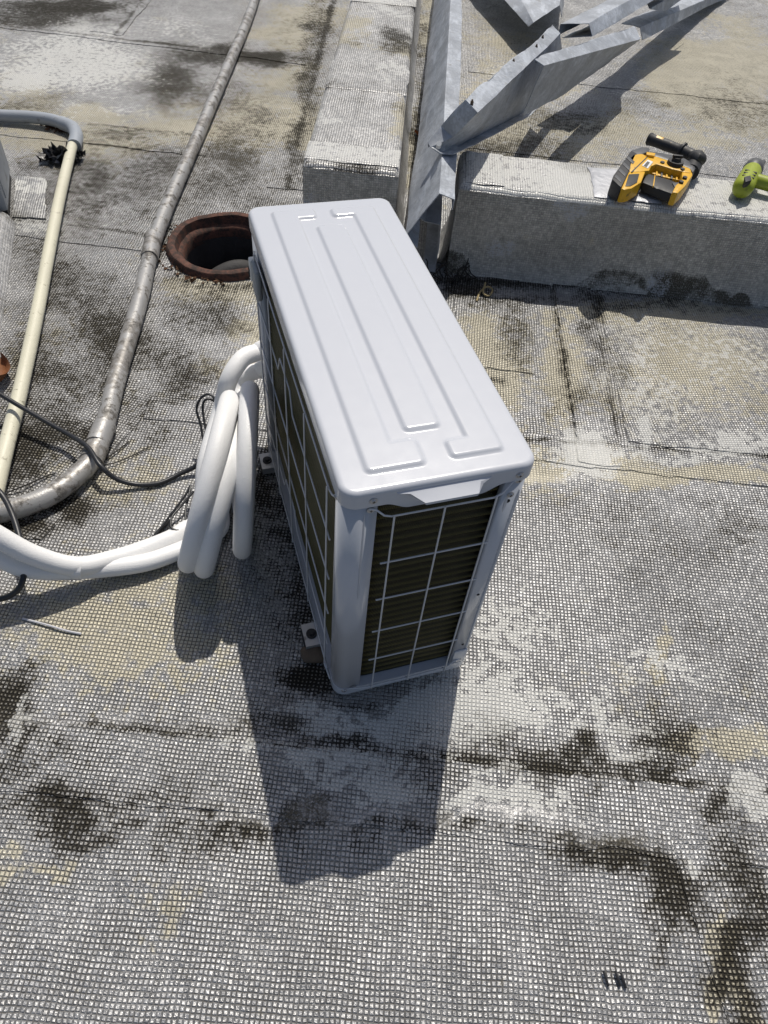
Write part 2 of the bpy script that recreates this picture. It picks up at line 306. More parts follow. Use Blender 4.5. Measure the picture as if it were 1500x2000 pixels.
# ------------------------------------------------------------------ stains of the roof and a little painted shade (fixed to the roof, in metres)
def vnoise(x, y, seed):
    xi = np.floor(x).astype(np.int64); yi = np.floor(y).astype(np.int64); fx = x-xi; fy = y-yi; fx = fx*fx*(3-2*fx); fy = fy*fy*(3-2*fy)
    def h(a, b):
        q = (a*374761393 + b*668265263 + seed*1442695041) & 0xffffffff
        q = ((q ^ (q >> 13))*1274126177) & 0xffffffff
        return ((q ^ (q >> 16)) & 0xffff)/65535.0
    return (h(xi, yi)*(1-fx)+h(xi+1, yi)*fx)*(1-fy)+(h(xi, yi+1)*(1-fx)+h(xi+1, yi+1)*fx)*fy
def fbm(x, y, seed, oct=4):
    s = 0; a = .5; tot = 0
    for i in range(oct): s = s+a*vnoise(x*2**i, y*2**i, seed+i*17); tot += a; a *= .55
    return s/tot
BLOBS = {  # photo survey: centre x, y, half sizes, strength
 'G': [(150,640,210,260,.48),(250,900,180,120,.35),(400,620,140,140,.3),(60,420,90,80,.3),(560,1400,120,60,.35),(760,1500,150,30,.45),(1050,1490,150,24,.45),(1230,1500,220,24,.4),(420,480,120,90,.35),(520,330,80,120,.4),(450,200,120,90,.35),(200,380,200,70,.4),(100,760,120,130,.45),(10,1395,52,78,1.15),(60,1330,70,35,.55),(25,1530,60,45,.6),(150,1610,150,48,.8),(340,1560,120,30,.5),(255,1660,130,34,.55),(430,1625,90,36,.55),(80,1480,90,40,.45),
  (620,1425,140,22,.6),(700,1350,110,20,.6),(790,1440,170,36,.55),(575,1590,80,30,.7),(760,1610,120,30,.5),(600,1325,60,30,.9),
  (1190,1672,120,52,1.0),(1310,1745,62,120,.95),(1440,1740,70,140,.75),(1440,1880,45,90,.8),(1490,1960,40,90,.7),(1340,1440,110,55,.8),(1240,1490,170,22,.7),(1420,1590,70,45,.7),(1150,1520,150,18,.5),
  (960,1455,90,24,.5),(1180,1010,120,60,.25),(1320,1130,220,130,.22),(1450,1030,90,60,.3),(1430,1250,110,120,.28),(1050,990,120,50,.3),(1270,1370,70,40,.45),
  (60,690,80,120,.55),(140,860,70,60,.75),(60,880,60,90,.8),(210,640,70,70,.45),(120,560,110,60,.5),(60,500,60,60,.4),(400,610,90,40,.6),(460,640,50,30,.5),(390,720,110,55,.65),(300,830,90,60,.5),(230,730,60,50,.5),
  (555,850,45,45,1.0),(520,950,70,90,.95),(570,1060,60,130,.7),(600,1200,60,80,.8),(620,1320,70,30,.8),
  (430,330,90,60,.6),(470,300,60,40,.5),(60,35,170,26,.8),(150,12,160,16,.9),(320,140,60,50,.6),(420,105,70,22,.7),(520,115,80,14,.8),(340,165,50,40,.5),(250,262,140,14,.5),(300,320,90,50,.5),(60,200,120,26,.5),(60,320,60,40,.3),(180,330,50,50,.5),
  (620,60,30,80,.5),(600,180,25,80,.6),(580,300,25,60,.6),(820,260,22,140,.6),(820,60,25,90,.5),
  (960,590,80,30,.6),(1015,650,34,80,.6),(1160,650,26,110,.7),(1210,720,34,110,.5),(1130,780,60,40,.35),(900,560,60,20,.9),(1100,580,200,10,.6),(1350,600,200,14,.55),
  (1300,560,120,10,.3),(1450,230,120,40,.35),(1080,240,90,40,.5),(1250,200,100,30,.3),(1000,300,150,40,.5),(150,1000,70,40,.9),(40,1040,60,30,.9)],  # last blob: shade beneath the conduit, put in as grime colour
 'C': [(500,655,50,34,1.0),(470,705,50,28,1.0),(430,560,100,40,.6),(560,600,60,60,.6),(220,1260,270,100,.85),(300,1140,220,90,.75),(240,950,140,60,.55),(60,1692,120,20,.8),(330,1760,70,50,.5),(350,1840,34,70,.5),
  (1000,905,260,30,1.0),(1330,930,230,18,.9),(950,720,90,140,.7),(1250,610,220,20,.75),(1110,700,36,160,.6),(1330,720,180,110,.45),(1432,1925,16,80,1.2),(1400,1850,14,50,1.0),(1290,1280,10,60,.9),(1310,1240,8,30,.9),
  (520,250,90,90,.6),(380,262,220,40,.6),(190,222,40,18,1.2),(560,50,70,60,.7),(1000,170,100,90,.9),(1400,120,130,90,.7),(1250,260,200,60,.5),(1050,960,160,20,.5),(1450,1460,90,30,.8),(250,1400,250,25,.4),
  (840,140,30,180,.6),(600,250,30,150,.5),(60,470,60,60,.35),(1180,1340,120,50,.4),(40,720,20,50,.6)],
 'K': [(900,1410,190,46,.95),(480,1455,200,14,.6),(1150,1470,200,12,.6),(700,1500,160,14,.8),(1150,1420,260,20,.45),(1000,1570,180,24,1.1),(1150,1600,120,14,.6),(640,1395,170,28,.7),(640,1475,170,16,.8),(720,1535,190,24,.75),(470,1385,170,24,.5),(1150,885,52,46,1.1),(1260,890,180,22,.6),
  (150,125,200,70,.85),(1000,1230,110,60,.35),(950,1340,90,50,.5),(1300,650,220,120,.4),(1040,700,60,100,.35),(1350,450,10,10,.1),(120,440,200,18,.6),(330,60,80,50,.4),(20,1440,14,34,1.4),(45,1405,10,30,1.4),(1480,1580,26,60,1.1),(1345,1700,10,40,1.0),
  (980,1520,200,14,.7),(1340,1300,80,20,.35),(1430,870,90,30,.5)],
 'F': [(980,1602,170,12,.85),(620,1585,170,14,.7),(300,1425,260,8,.6),(1000,925,250,14,.6),(1150,890,52,40,.6),(150,125,200,70,.35),(1200,1640,80,22,.5),(430,300,120,60,.3),(490,680,60,60,.5),(1000,180,140,120,.15)],
}
LINES = [  # dark seams / cracks and pale streaks : channel, width m, strength, points
 ('G', .012, 1.0, [(-60,1412),(400,1432),(750,1470),(900,1482),(1150,1510),(1560,1545)]), ('G', .03, .5, [(-60,1405),(400,1425),(750,1465),(900,1478),(1150,1505),(1560,1540)]),
 ('G', .014, .7, [(860,1597),(1130,1640),(1340,1642)]), ('G', .012, .8, [(890,852),(1130,866),(1260,876),(1520,894)]), ('G', .018, .8, [(1078,555),(1100,700),(1128,862)]), ('G', .014, .7, [(1150,562),(1180,700),(1206,860)]),
 ('G', .02, .7, [(900,742),(980,745)]), ('G', .02, .9, [(20,432),(120,434),(310,464)]), ('G', .025, .8, [(0,50),(200,72),(330,87),(450,102),(620,118)]), ('G', .02, .7, [(280,0),(225,70)]), ('G', .03, .9, [(652,0),(612,150),(577,290),(560,370)]),
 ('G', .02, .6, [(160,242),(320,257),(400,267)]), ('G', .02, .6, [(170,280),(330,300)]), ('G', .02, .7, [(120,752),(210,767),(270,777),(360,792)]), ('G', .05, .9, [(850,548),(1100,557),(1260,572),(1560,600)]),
 ('C', .012, 1.0, [(1310,1238),(1290,1285),(1281,1335)]), ('C', .03, .8, [(920,890),(1100,905),(1520,940)]), ('C', .02, .9, [(1180,592),(1300,600),(1500,612)]), ('C', .03, 1.0, [(1395,1850),(1430,1920),(1470,2010)]), ('K', .02, .9, [(1258,820),(1262,875)]),
 ('G', .03, .8, [(330,430),(310,500),(280,560),(235,740),(215,800)]), ('G', .03, .6, [(150,300),(100,560),(60,760),(20,900)]), ('G', .05, .8, [(335,540),(400,560),(480,560)]),
]
def _aff(b):
    c = sp(b[0], b[1])[:2]; ax = (sp(b[0]+b[2], b[1])-sp(b[0]-b[2], b[1]))[:2]/2; ay = (sp(b[0], b[1]-b[3])-sp(b[0], b[1]+b[3]))[:2]/2
    return c, np.linalg.inv(np.array([ax, ay]).T), b[4]
AFF = {k: [_aff(b) for b in v] for k, v in BLOBS.items()}
LW = [(ch, w, s, [sp(*p)[:2] for p in pts]) for ch, w, s, pts in LINES]
def stains(x, y):
    wx = x+(fbm(x*6, y*6, 3)-.5)*.16+(fbm(x*25, y*25, 9)-.5)*.05; wy = y+(fbm(x*6+7, y*6, 5)-.5)*.16+(fbm(x*25, y*25+3, 13)-.5)*.05
    out = {}
    for ch in 'GCKF':
        a = np.zeros_like(x)
        for c, M, s in AFF[ch]:
            px, py = wx-c[0], wy-c[1]; u = M[0, 0]*px+M[0, 1]*py; v = M[1, 0]*px+M[1, 1]*py; d = np.sqrt(u*u+v*v)
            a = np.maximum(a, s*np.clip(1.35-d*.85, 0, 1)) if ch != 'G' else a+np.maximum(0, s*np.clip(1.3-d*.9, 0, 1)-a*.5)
        out[ch] = a
    lx = x+(fbm(x*14, y*14, 23)-.5)*.02; ly = y+(fbm(x*14, y*14, 29)-.5)*.02
    for ch, w, s, P in LW:
        dm = np.full_like(x, 9.)
        for a, b in zip(P[:-1], P[1:]):
            d = b-a; L = d@d; tt = np.clip(((lx-a[0])*d[0]+(ly-a[1])*d[1])/L, 0, 1); dm = np.minimum(dm, np.hypot(lx-a[0]-tt*d[0], ly-a[1]-tt*d[1]))
        out[ch] = np.maximum(out[ch], s*np.clip(1.25-dm/w, 0, 1)*(.55+.6*fbm(x*9, y*9, 31)))
    far = np.clip((y-1.0)/2.5, 0, 1)
    out['G'] = out['G']+(fbm(x*2.2, y*2.2, 41)-.48)*.7+.0+.12*far
    out['C'] = out['C']+np.clip((fbm(x*1.9, y*1.9, 57)-.45)*1.6, -.2, .6)*(.5+.75*far)
    out['K'] = out['K']+np.clip((fbm(x*2.4, y*2.4, 71)-.55)*1.4, -.2, .5)
    return out
def undulate(x, y): return (fbm(x*4, y*4, 91)-.5)*.012+(fbm(x*11, y*11, 97)-.5)*.004
def paint(me, X, Y):
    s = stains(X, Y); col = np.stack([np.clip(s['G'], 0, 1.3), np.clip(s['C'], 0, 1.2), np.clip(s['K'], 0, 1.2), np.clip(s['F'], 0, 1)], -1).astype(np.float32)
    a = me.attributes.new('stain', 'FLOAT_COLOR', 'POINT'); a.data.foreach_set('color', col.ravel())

# ------------------------------------------------------------------ the roof
HOLE = (-.715, 2.45); HOLE_R = .20
def tensor_sheet(name, xs, ys, z0, hole=None, parent=None, **k):
    X, Y = np.meshgrid(xs, ys); nx, ny = len(xs), len(ys); Xf, Yf = X.ravel(), Y.ravel(); Z = z0+undulate(Xf, Yf)
    idx = np.arange(nx*ny).reshape(ny, nx); q = np.stack([idx[:-1, :-1], idx[:-1, 1:], idx[1:, 1:], idx[1:, :-1]], -1).reshape(-1, 4)
    if hole:
        cx, cy = Xf[q].mean(1), Yf[q].mean(1); q = q[np.hypot(cx-HOLE[0], cy-HOLE[1]) > hole]
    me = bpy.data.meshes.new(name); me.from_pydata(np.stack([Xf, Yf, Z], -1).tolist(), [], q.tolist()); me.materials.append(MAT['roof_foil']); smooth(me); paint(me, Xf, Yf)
    o = bpy.data.objects.new(name, me); COL.objects.link(o)
    if parent: o.parent = parent
    return meta(o, **k)
xs = np.concatenate([[-14, -9, -6, -4.5, -3.6], np.arange(-3.0, 3.0, .022), [3.0, 3.6, 4.5, 6, 9, 14]]); ys = np.concatenate([[-10, -6, -3, -1.5, -.8], np.arange(-.4, 7.2, .022), [7.4, 8, 9.5, 12, 16, 22]])
roof = tensor_sheet('roof', xs, ys, 0.0, HOLE_R, kind='structure')

def sheet(corners, z, res=.014, jit=.012, seed=0, ang=0.0, mat='roof_foil', thick=.004, world=False):
    """one lapped strip of roofing: four corners (near left, near right, far right, far left), worn edges, a real step down"""
    P = [np.array(c[:2], float) if world else sp(*c)[:2] for c in corners]
    w = max(np.linalg.norm(P[1]-P[0]), np.linalg.norm(P[2]-P[3])); h = max(np.linalg.norm(P[3]-P[0]), np.linalg.norm(P[2]-P[1]))
    nx, ny = max(3, int(w/res)), max(3, int(h/res)); s, t_ = np.meshgrid(np.linspace(0, 1, nx), np.linspace(0, 1, ny))
    Q = (P[0][:, None, None]*(1-s)*(1-t_)+P[1][:, None, None]*s*(1-t_)+P[2][:, None, None]*s*t_+P[3][:, None, None]*(1-s)*t_)
    X, Y = Q[0].copy(), Q[1].copy()
    jx = (fbm(X*11+seed*3.1, Y*11, seed)-.5)*2*jit+(fbm(X*50, Y*50, seed+5)-.5)*jit*.6; jy = (fbm(X*11, Y*11+seed*1.7, seed+2)-.5)*2*jit+(fbm(X*50, Y*50, seed+7)-.5)*jit*.6
    X += jx; Y += jy; Z = z+undulate(X, Y)
    cx, cy = X.mean(), Y.mean(); ca, sa = math.cos(-ang), math.sin(-ang)
    V = np.stack([X.ravel(), Y.ravel(), Z.ravel()], -1); idx = np.arange(nx*ny).reshape(ny, nx)
    q = np.stack([idx[:-1, :-1], idx[:-1, 1:], idx[1:, 1:], idx[1:, :-1]], -1).reshape(-1, 4).tolist()
    loop = list(idx[0, :])+list(idx[1:, -1])+list(idx[-1, -2::-1])+list(idx[-2:0:-1, 0])
    n0 = len(V); low = V[loop].copy(); low[:, 2] -= thick+.001; V = np.concatenate([V, low]); L = len(loop)
    q += [[loop[i], n0+i, n0+(i+1) % L, loop[(i+1) % L]] for i in range(L)]
    VX, VY = V[:, 0].copy(), V[:, 1].copy()
    lx = (VX-cx)*ca-(VY-cy)*sa; ly = (VX-cx)*sa+(VY-cy)*ca
    me = bpy.data.meshes.new('membrane_sheet'); me.from_pydata(np.stack([lx, ly, V[:, 2]], -1).tolist(), [], q); me.materials.append(MAT[mat]); smooth(me, 50); paint(me, VX, VY)
    o = bpy.data.objects.new('membrane_sheet', me); COL.objects.link(o); o.location = (cx, cy, 0); o.rotation_euler = (0, 0, ang); o.parent = roof
    return o
R_ = math.radians
# lap strips, from the nearest to the farthest
sheet([(-2.2,-.35),(2.4,-.35),(2.4,.455),(-2.2,.385)], .003, world=True, seed=1, ang=R_(1.6))
sheet([(-2.2,.372),(2.4,.445),(2.4,.585),(-2.2,.525)], .0052, world=True, seed=2, ang=R_(-.8))
sheet([(.80,-.3),(.92,-.3),(.80,.46),(.655,.455)], .0054, world=True, seed=3, ang=R_(4))
sheet([(-.75,1.485),(2.4,1.50),(2.4,1.635),(-.75,1.58)], .003, world=True, seed=4, ang=R_(-1))
sheet([(.57,1.50),(.70,1.505),(.695,2.50),(.545,2.50)], .0054, world=True, seed=5, ang=R_(2.2))
sheet([(.73,1.62),(2.4,1.64),(2.4,2.50),(.72,2.46)], .003, world=True, seed=6, ang=R_(7))
sheet([(.20,1.90),(.45,1.90),(.42,2.48),(.15,2.48)], .003, world=True, seed=7, ang=R_(-3))
sheet([(-2.6,2.37),(-1.0,2.36),(-1.0,2.47),(-2.6,2.50)], .003, world=True, seed=8, ang=R_(3))
sheet([(-2.8,3.16),(-.98,3.16),(-1.0,3.38),(-2.8,3.36)], .003, world=True, seed=9, ang=R_(5))
sheet([(-3.0,4.42),(-.62,4.38),(-.64,4.52),(-3.0,4.50)], .003, world=True, seed=10, ang=R_(-4))
sheet([(-1.98,4.50),(-1.80,4.50),(-1.84,5.8),(-2.1,5.8)], .0052, world=True, seed=11, ang=R_(3))
sheet([(-.66,2.95),(-.44,2.95),(-.56,6.4),(-.80,6.4)], .003, world=True, seed=12, ang=R_(2))
sheet([(-1.0,1.02),(-.86,1.0),(-.735,1.58),(-.90,1.62)], .003, world=True, seed=13, ang=R_(-12))
sheet([(-.12,2.5),(.16,2.5),(.10,6.4),(-.2,6.4)], .003, world=True, seed=14, ang=R_(1))
sheet([(.2,3.55),(3.0,3.60),(3.0,3.80),(.2,3.78)], .003, world=True, seed=15, ang=R_(5))
sheet([(.2,4.55),(3.0,4.60),(3.0,4.76),(.2,4.74)], .003, world=True, seed=16, ang=R_(5))
_pa = sheet([sp(28,426)[:2], sp(92,428)[:2], sp(92,352)[:2], sp(32,346)[:2]], .007, world=True, seed=17, ang=R_(16), mat='ribbed_foil')

# ------------------------------------------------------------------ wrapped curbs
def wrapped_box(name, org, ux, uy, L, Wd, h, label, seed, topmat='curb_foil'):
    """box with rounded wavy edges; local x along ux (length L), local y along uy (width Wd)"""
    ang = math.atan2(ux[1], ux[0]); rt = empty(name, (org[0], org[1], 0), ang, label=label, cat='curb', group='foil-wrapped curbs', kind='thing')
    def face(nm, f, nu, nv, mat, thick=0):
        V = []; 
        for j in range(nv+1):
            for i in range(nu+1): V.append(f(i/nu, j/nv))
        Fc = [(j*(nu+1)+i, j*(nu+1)+i+1, (j+1)*(nu+1)+i+1, (j+1)*(nu+1)+i) for j in range(nv) for i in range(nu)]
        return pyobj(nm, V, Fc, mat, rt, 60)
    r = .018
    def wob(x, y, z):
        p_, q_ = x*6+seed+z*3, y*6+z*5
        return .22*(math.sin(p_*1.7+q_*.9+seed)+math.sin(p_*-.8+q_*2.3+1.3)+.6*math.sin(p_*4.1+q_*3.3)+.4*math.sin(p_*7.3-q_*8.1))*.6
    def top(u, v):
        x, y = u*L, v*Wd; e = min(x, L-x, y, Wd-y); z = h-(r-math.sqrt(max(0, r*r-max(0, r-e)**2)) if e < r else 0)
        return (x, y, z+wob(x, y, 0)*.008)
    nu, nv = max(8, int(L/.012)), max(8, int(Wd/.012))
    bm = bmesh.new(); bbox(bm, (.012, .012, -.01), (L-.012, Wd-.012, h-.02)); core = bmobj('core', bm, 'curb_foil', rt)
    cover = face('membrane_top', lambda u, v: top(u, v), nu, nv, topmat)
    def side(axis, sgn):
        def f(u, v):
            z = v*(h-r); fl = .035*(1-v)**6
            if axis == 'y':
                x = u*L; y = (0-fl if sgn < 0 else Wd+fl); w = wob(x, y, z)*.012; p = [x, y+sgn*w*(1-v**4), z]
            else:
                y = u*Wd; x = (0-fl if sgn < 0 else L+fl); w = wob(x, y, z)*.012; p = [x+sgn*w*(1-v**4), y, z]
            if v > .999: p = [p[0], p[1], h-r+wob(min(max(p[0],0),L), min(max(p[1],0),Wd), 0)*.008]
            return tuple(p)
        return f
    n2 = max(8, int(h/.014))
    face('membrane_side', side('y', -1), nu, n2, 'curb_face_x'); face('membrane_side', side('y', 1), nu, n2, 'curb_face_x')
    face('membrane_side', side('x', -1), nv, n2, 'curb_face_y'); face('membrane_side', side('x', 1), nv, n2, 'curb_face_y')
    return rt
CH = .33
d1 = np.array([.03, 1.0]); d1 /= np.linalg.norm(d1)
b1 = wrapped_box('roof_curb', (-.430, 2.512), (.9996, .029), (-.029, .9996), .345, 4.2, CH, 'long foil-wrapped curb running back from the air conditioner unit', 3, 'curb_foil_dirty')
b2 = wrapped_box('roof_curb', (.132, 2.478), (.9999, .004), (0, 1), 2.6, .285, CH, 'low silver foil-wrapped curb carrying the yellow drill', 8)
# lap strips and paint patches on the curbs
def patch(parent, x0, x1, y0, y1, z, mat, name='lap_strip', seed=1, axis='z', t=.003):
    nu, nv = max(4, int((x1-x0)/.012)), max(4, int((y1-y0)/.012)); V = []
    for j in range(nv+1):
        for i in range(nu+1):
            u, v = x0+(x1-x0)*i/nu, y0+(y1-y0)*j/nv; ed = (i in (0, nu)) or (j in (0, nv))
            k1 = (fbm(np.array([u*14+seed]), np.array([v*14.]), seed)[0]-.5)*.02; k2 = (fbm(np.array([u*14.]), np.array([v*14.+seed]), seed+3)[0]-.5)*.02
            uu, vv = u+k1, v+k2
            fy = -.035*max(0, 1-vv/(CH-.018))**6-.0075
            V.append((uu, vv, z-(t+.002 if ed else 0)) if axis == 'z' else (uu, fy+(.006 if ed else 0), max(.012, vv)))
    Fc = [(j*(nu+1)+i, j*(nu+1)+i+1, (j+1)*(nu+1)+i+1, (j+1)*(nu+1)+i) for j in range(nv) for i in range(nu)]
    return pyobj(name, V, Fc, mat, parent, 60)
simple('alu_paint', (.42, .43, .455), .5, .25, .28, 9, .006, 45, dirt=.12)
patch(b1, .0, .345, .68, 1.0, CH+.0065, 'curb_foil_dirty', seed=2); patch(b1, .0, .345, .03, .17, CH+.0065, 'curb_foil', seed=4); patch(b1, .0, .345, 1.85, 2.2, CH+.0065, 'curb_foil', seed=5)
patch(b2, .02, .16, .02, .27, CH+.008, 'curb_foil', seed=6)
patch(b2, .48, .72, .02, .25, CH+.0085, 'alu_paint', 'paint_patch', 12)

# ------------------------------------------------------------------ clay pipe opening
hr = empty('clay_pipe_opening', (HOLE[0], HOLE[1], 0), 0, label='round rust-red clay pipe opening sunk in the roof, behind the unit', cat='pipe opening')
def lathe(name, prof, mat, parent, n=64, wob=0.0, seed=0, sm=40, zw=0.0):
    V = []; Fc = []
    rg = np.random.default_rng(seed); ph = rg.random(6)*6.28
    for (r, z) in prof:
        for j in range(n):
            a = 2*math.pi*j/n; w = 1+wob*(math.sin(3*a+ph[0])*.4+math.sin(7*a+ph[1]+z*30)*.3+math.sin(17*a+ph[2])*.3); V.append((r*w*math.cos(a), r*w*math.sin(a), z+zw*math.sin(5*a+ph[3])))
    for i in range(len(prof)-1):
        for j in range(n): k = (j+1) % n; Fc.append((i*n+j, i*n+k, (i+1)*n+k, (i+1)*n+j))
    return pyobj(name, V, Fc, mat, parent, sm)
lathe('rim', [(.232, -.02), (.230, .014), (.222, .026), (.207, .030), (.196, .026), (.192, .012), (.188, -.006), (.176, -.012), (.170, -.02), (.168, -.06)], 'terracotta', hr, wob=.018, seed=2, zw=.002)
lathe('shaft', [(.168, -.05), (.166, -.30), (.165, -.55)], 'pipe_inner', hr, wob=.02, seed=4)
pyobj('shaft_bottom', [(.17*math.cos(i*.2618), .17*math.sin(i*.2618), -.54) for i in range(24)], [tuple(range(24))], 'pipe_inner', hr)
tube('inner_pipe', [(-.13, -.02, -.5), (-.10, .0, -.22), (-.03, .04, -.14), (.06, .09, -.16), (.12, .12, -.3)], .042, 'pipe_inner', hr, wob=.05)
V = []; Fc = []
for i in range(70):
    a = random.uniform(2.6, 4.9); r = random.uniform(.222, .27); s = random.uniform(.006, .016); c = Vector((r*math.cos(a), r*math.sin(a), s*.4)); b = len(V)
    for k in range(6): V.append(c+Vector((random.uniform(-1, 1), random.uniform(-1, 1), random.uniform(-.3, .9)))*s)
    Fc += [(b, b+1, b+2), (b, b+2, b+3), (b, b+3, b+4), (b+1, b+4, b+5), (b+2, b+3, b+5)]
pyobj('rust_crumbs', V, Fc, 'sand_rust', hr, kind='stuff')

# ------------------------------------------------------------------ pipes
cp = [sp(505, -90, .03), sp(497, 0, .03), sp(400, 235, .03), sp(312, 440, .03), sp(272, 590, .03), sp(228, 740, .03), sp(203, 838, .03), sp(180, 895, .031), sp(150, 930, .032), sp(100, 966, .034), sp(40, 990, .036), sp(-40, 1008, .04), sp(-140, 1020, .05)]
cond = empty('conduit_pipe', tuple(cp[5]*np.array([1, 1, 0])), 0, label='thick silver-painted conduit pipe curving across the roof, left of the clay opening', cat='pipe')
inv = -Vector(cond.location)
tube('pipe', [Vector(p)+inv for p in cp], .0275, 'silver_pipe', cond, 20, .012, .02, 3)
for (a, b) in (((205, 830), (190, 868)), ((300, 462), (292, 505)), ((190, 872), (178, 900))):
    pa, pb = Vector(sp(*a, .03))+inv, Vector(sp(*b, .03))+inv; m = (pa+pb)/2
    tube('coupling', [pa, m, pb], .0315, 'silver_pipe', cond, 20, .006, .02, 5)
pp = [sp(-60, 222, .035), sp(0, 226, .035), sp(60, 229, .035), sp(100, 234, .035), sp(128, 243, .035)]
pv = empty('plastic_pipe', tuple(sp(75, 600)), 0, label='cream plastic pipe with a grey elbow, lying left of the silver conduit', cat='pipe')
iv = -Vector(pv.location)
tube('grey_length', [Vector(p)+iv for p in pp], .026, 'grey_pipe', pv, 18, .012, .01, 1)
tube('elbow', [Vector(sp(120, 240, .035))+iv, Vector(sp(142, 250, .035))+iv, Vector(sp(149, 266, .034))+iv, Vector(sp(145, 285, .033))+iv], .029, 'grey_pipe', pv, 18, .006, .02, 2)
tube('cream_length', [Vector(p)+iv for p in (sp(147, 262, .034), sp(120, 372, .032), sp(98, 480, .031), sp(75, 600, .03), sp(40, 762, .03), sp(8, 890, .03), sp(-25, 1030, .03), sp(-60, 1200, .03))], .0215, 'cream_pipe', pv, 18, .012, .008, 4)

# ------------------------------------------------------------------ air conditioner outdoor unit
UW, UD, UH = .839, .312, .720
UO = (-.3668, 1.4443); UYAW = .3732
ac = empty('air_conditioner', (UO[0], UO[1], 0), math.atan2(-math.cos(UYAW), math.sin(UYAW)), label='white air conditioner outdoor unit with ribbed top and wire-guarded coil', cat='air conditioner')
def ul(a, b, z=0): return Vector(ac.matrix_basis @ Vector((a, b, z)))
# top cover : pressed panel with raised C-shaped ribs and a centre plate
RAISED = [[(.034, .806, .044, .096), (.034, .070, .044, .136), (.752, .806, .044, .137)], [(.040, .804, .218, .268), (.040, .072, .172, .268), (.766, .804, .182, .268)], [(.106, .733, .127, .186)]]
def rrect(a, b, q):
    ca, cb = (q[0]+q[1])/2, (q[2]+q[3])/2; r = .008; dx = np.abs(a-ca)-(q[1]-q[0])/2+r; dy = np.abs(b-cb)-(q[3]-q[2])/2+r
    return np.hypot(np.maximum(dx, 0), np.maximum(dy, 0))+np.minimum(np.maximum(dx, dy), 0)-r
def emboss(a, b):
    z = np.zeros_like(a)
    for grp in RAISED:
        d = np.min([rrect(a, b, q) for q in grp], 0); s = np.clip((.0035-d)/.007, 0, 1); z = np.maximum(z, .0050*s*s*(3-2*s))
    return z
def outline_clamp(a, b, A0, A1, B0, B1, r):
    ca = np.clip(a, A0+r, A1-r); cb = np.clip(b, B0+r, B1-r); dx, dy = a-ca, b-cb; d = np.hypot(dx, dy); s = np.where(d > r, r/np.maximum(d, 1e-9), 1.0)
    return ca+dx*s, cb+dy*s, ca, cb
IN = .009
A0, A1, B0, B1 = -.004+IN, UW+.004-IN, -.004+IN, UD+.004-IN
na, nb = 300, 112
ga, gb = np.meshgrid(np.linspace(A0, A1, na), np.linspace(B0, B1, nb)); pa, pb, qa, qb = outline_clamp(ga, gb, A0, A1, B0, B1, .018)
crown = .0016*(1-((pa-UW/2)/(UW/2))**2)*(1-((pb-UD/2)/(UD/2))**2)
pz = UH+emboss(pa, pb)+crown-.0016
V = np.stack([pa.ravel(), pb.ravel(), pz.ravel()], -1).tolist(); idx = np.arange(na*nb).reshape(nb, na)
Fc = np.stack([idx[:-1, :-1], idx[:-1, 1:], idx[1:, 1:], idx[1:, :-1]], -1).reshape(-1, 4).tolist()
loop = list(idx[0, :])+list(idx[1:, -1])+list(idx[-1, -2::-1])+list(idx[-2:0:-1, 0]); L = len(loop); prev = loop
def outn(i):
    j = np.unravel_index(i, (nb, na)); a, b = pa[j], pb[j]; n = np.array([0., 0.])
    dx, dy = a-np.clip(a, A0+.018, A1-.018), b-np.clip(b, B0+.018, B1-.018)
    if abs(dx) < 1e-9 and abs(dy) < 1e-9: dx, dy = a-(A0+A1)/2, b-(B0+B1)/2
    if math.hypot(dx, dy) < 1e-9: return n
    return np.array([dx, dy])/math.hypot(dx, dy)
NRM = [outn(i) for i in loop]
def skirt_bottom(a, b):
    z = UH-.036
    if a > UW-.02:
        t1 = np.clip((b-.065)/.04, 0, 1); t2 = np.clip((.262-b)/.04, 0, 1); k = min(t1, t2); z -= .016*k*k*(3-2*k)
    return z
for step in range(1, 9):
    if step <= 6: th = step/6*math.pi/2; off, zf = IN*math.sin(th), (lambda a, b, th=th: UH-.0016-IN*(1-math.cos(th)))
    elif step == 7: off, zf = IN, skirt_bottom
    else: off, zf = IN-.003, skirt_bottom
    cur = []
    for k, i in enumerate(loop):
        a, b, _ = V[i]; n = NRM[k]; aa, bb = a+n[0]*off, b+n[1]*off; cur.append(len(V)); V.append([aa, bb, zf(aa, bb)])
    for k in range(L): Fc.append([prev[k], cur[k], cur[(k+1) % L], prev[(k+1) % L]])
    prev = cur
top = pyobj('top_cover', V, Fc, 'unit_paint', ac, 40)
# handle lip on the near end
ae = UW+.004
lipz = UH-.012
prof = [(.080, .236, lipz, -.001), (.083, .233, lipz-.0025, .005), (.106, .220, lipz-.0080, .023), (.108, .218, lipz-.0125, .0235), (.112, .214, lipz-.020, -.004)]
V = []; Fc = []
for (bL, bR, z, o_) in prof:
    for u in (0, .12, .5, .88, 1): V.append((ae+o_*(1 if 0 < u < 1 else .25), bL+(bR-bL)*u, z))
for i in range(len(prof)-1):
    for j in range(4): Fc.append((i*5+j, i*5+j+1, (i+1)*5+j+1, (i+1)*5+j))
pyobj('handle_lip', V, Fc, 'unit_paint', top, 25)
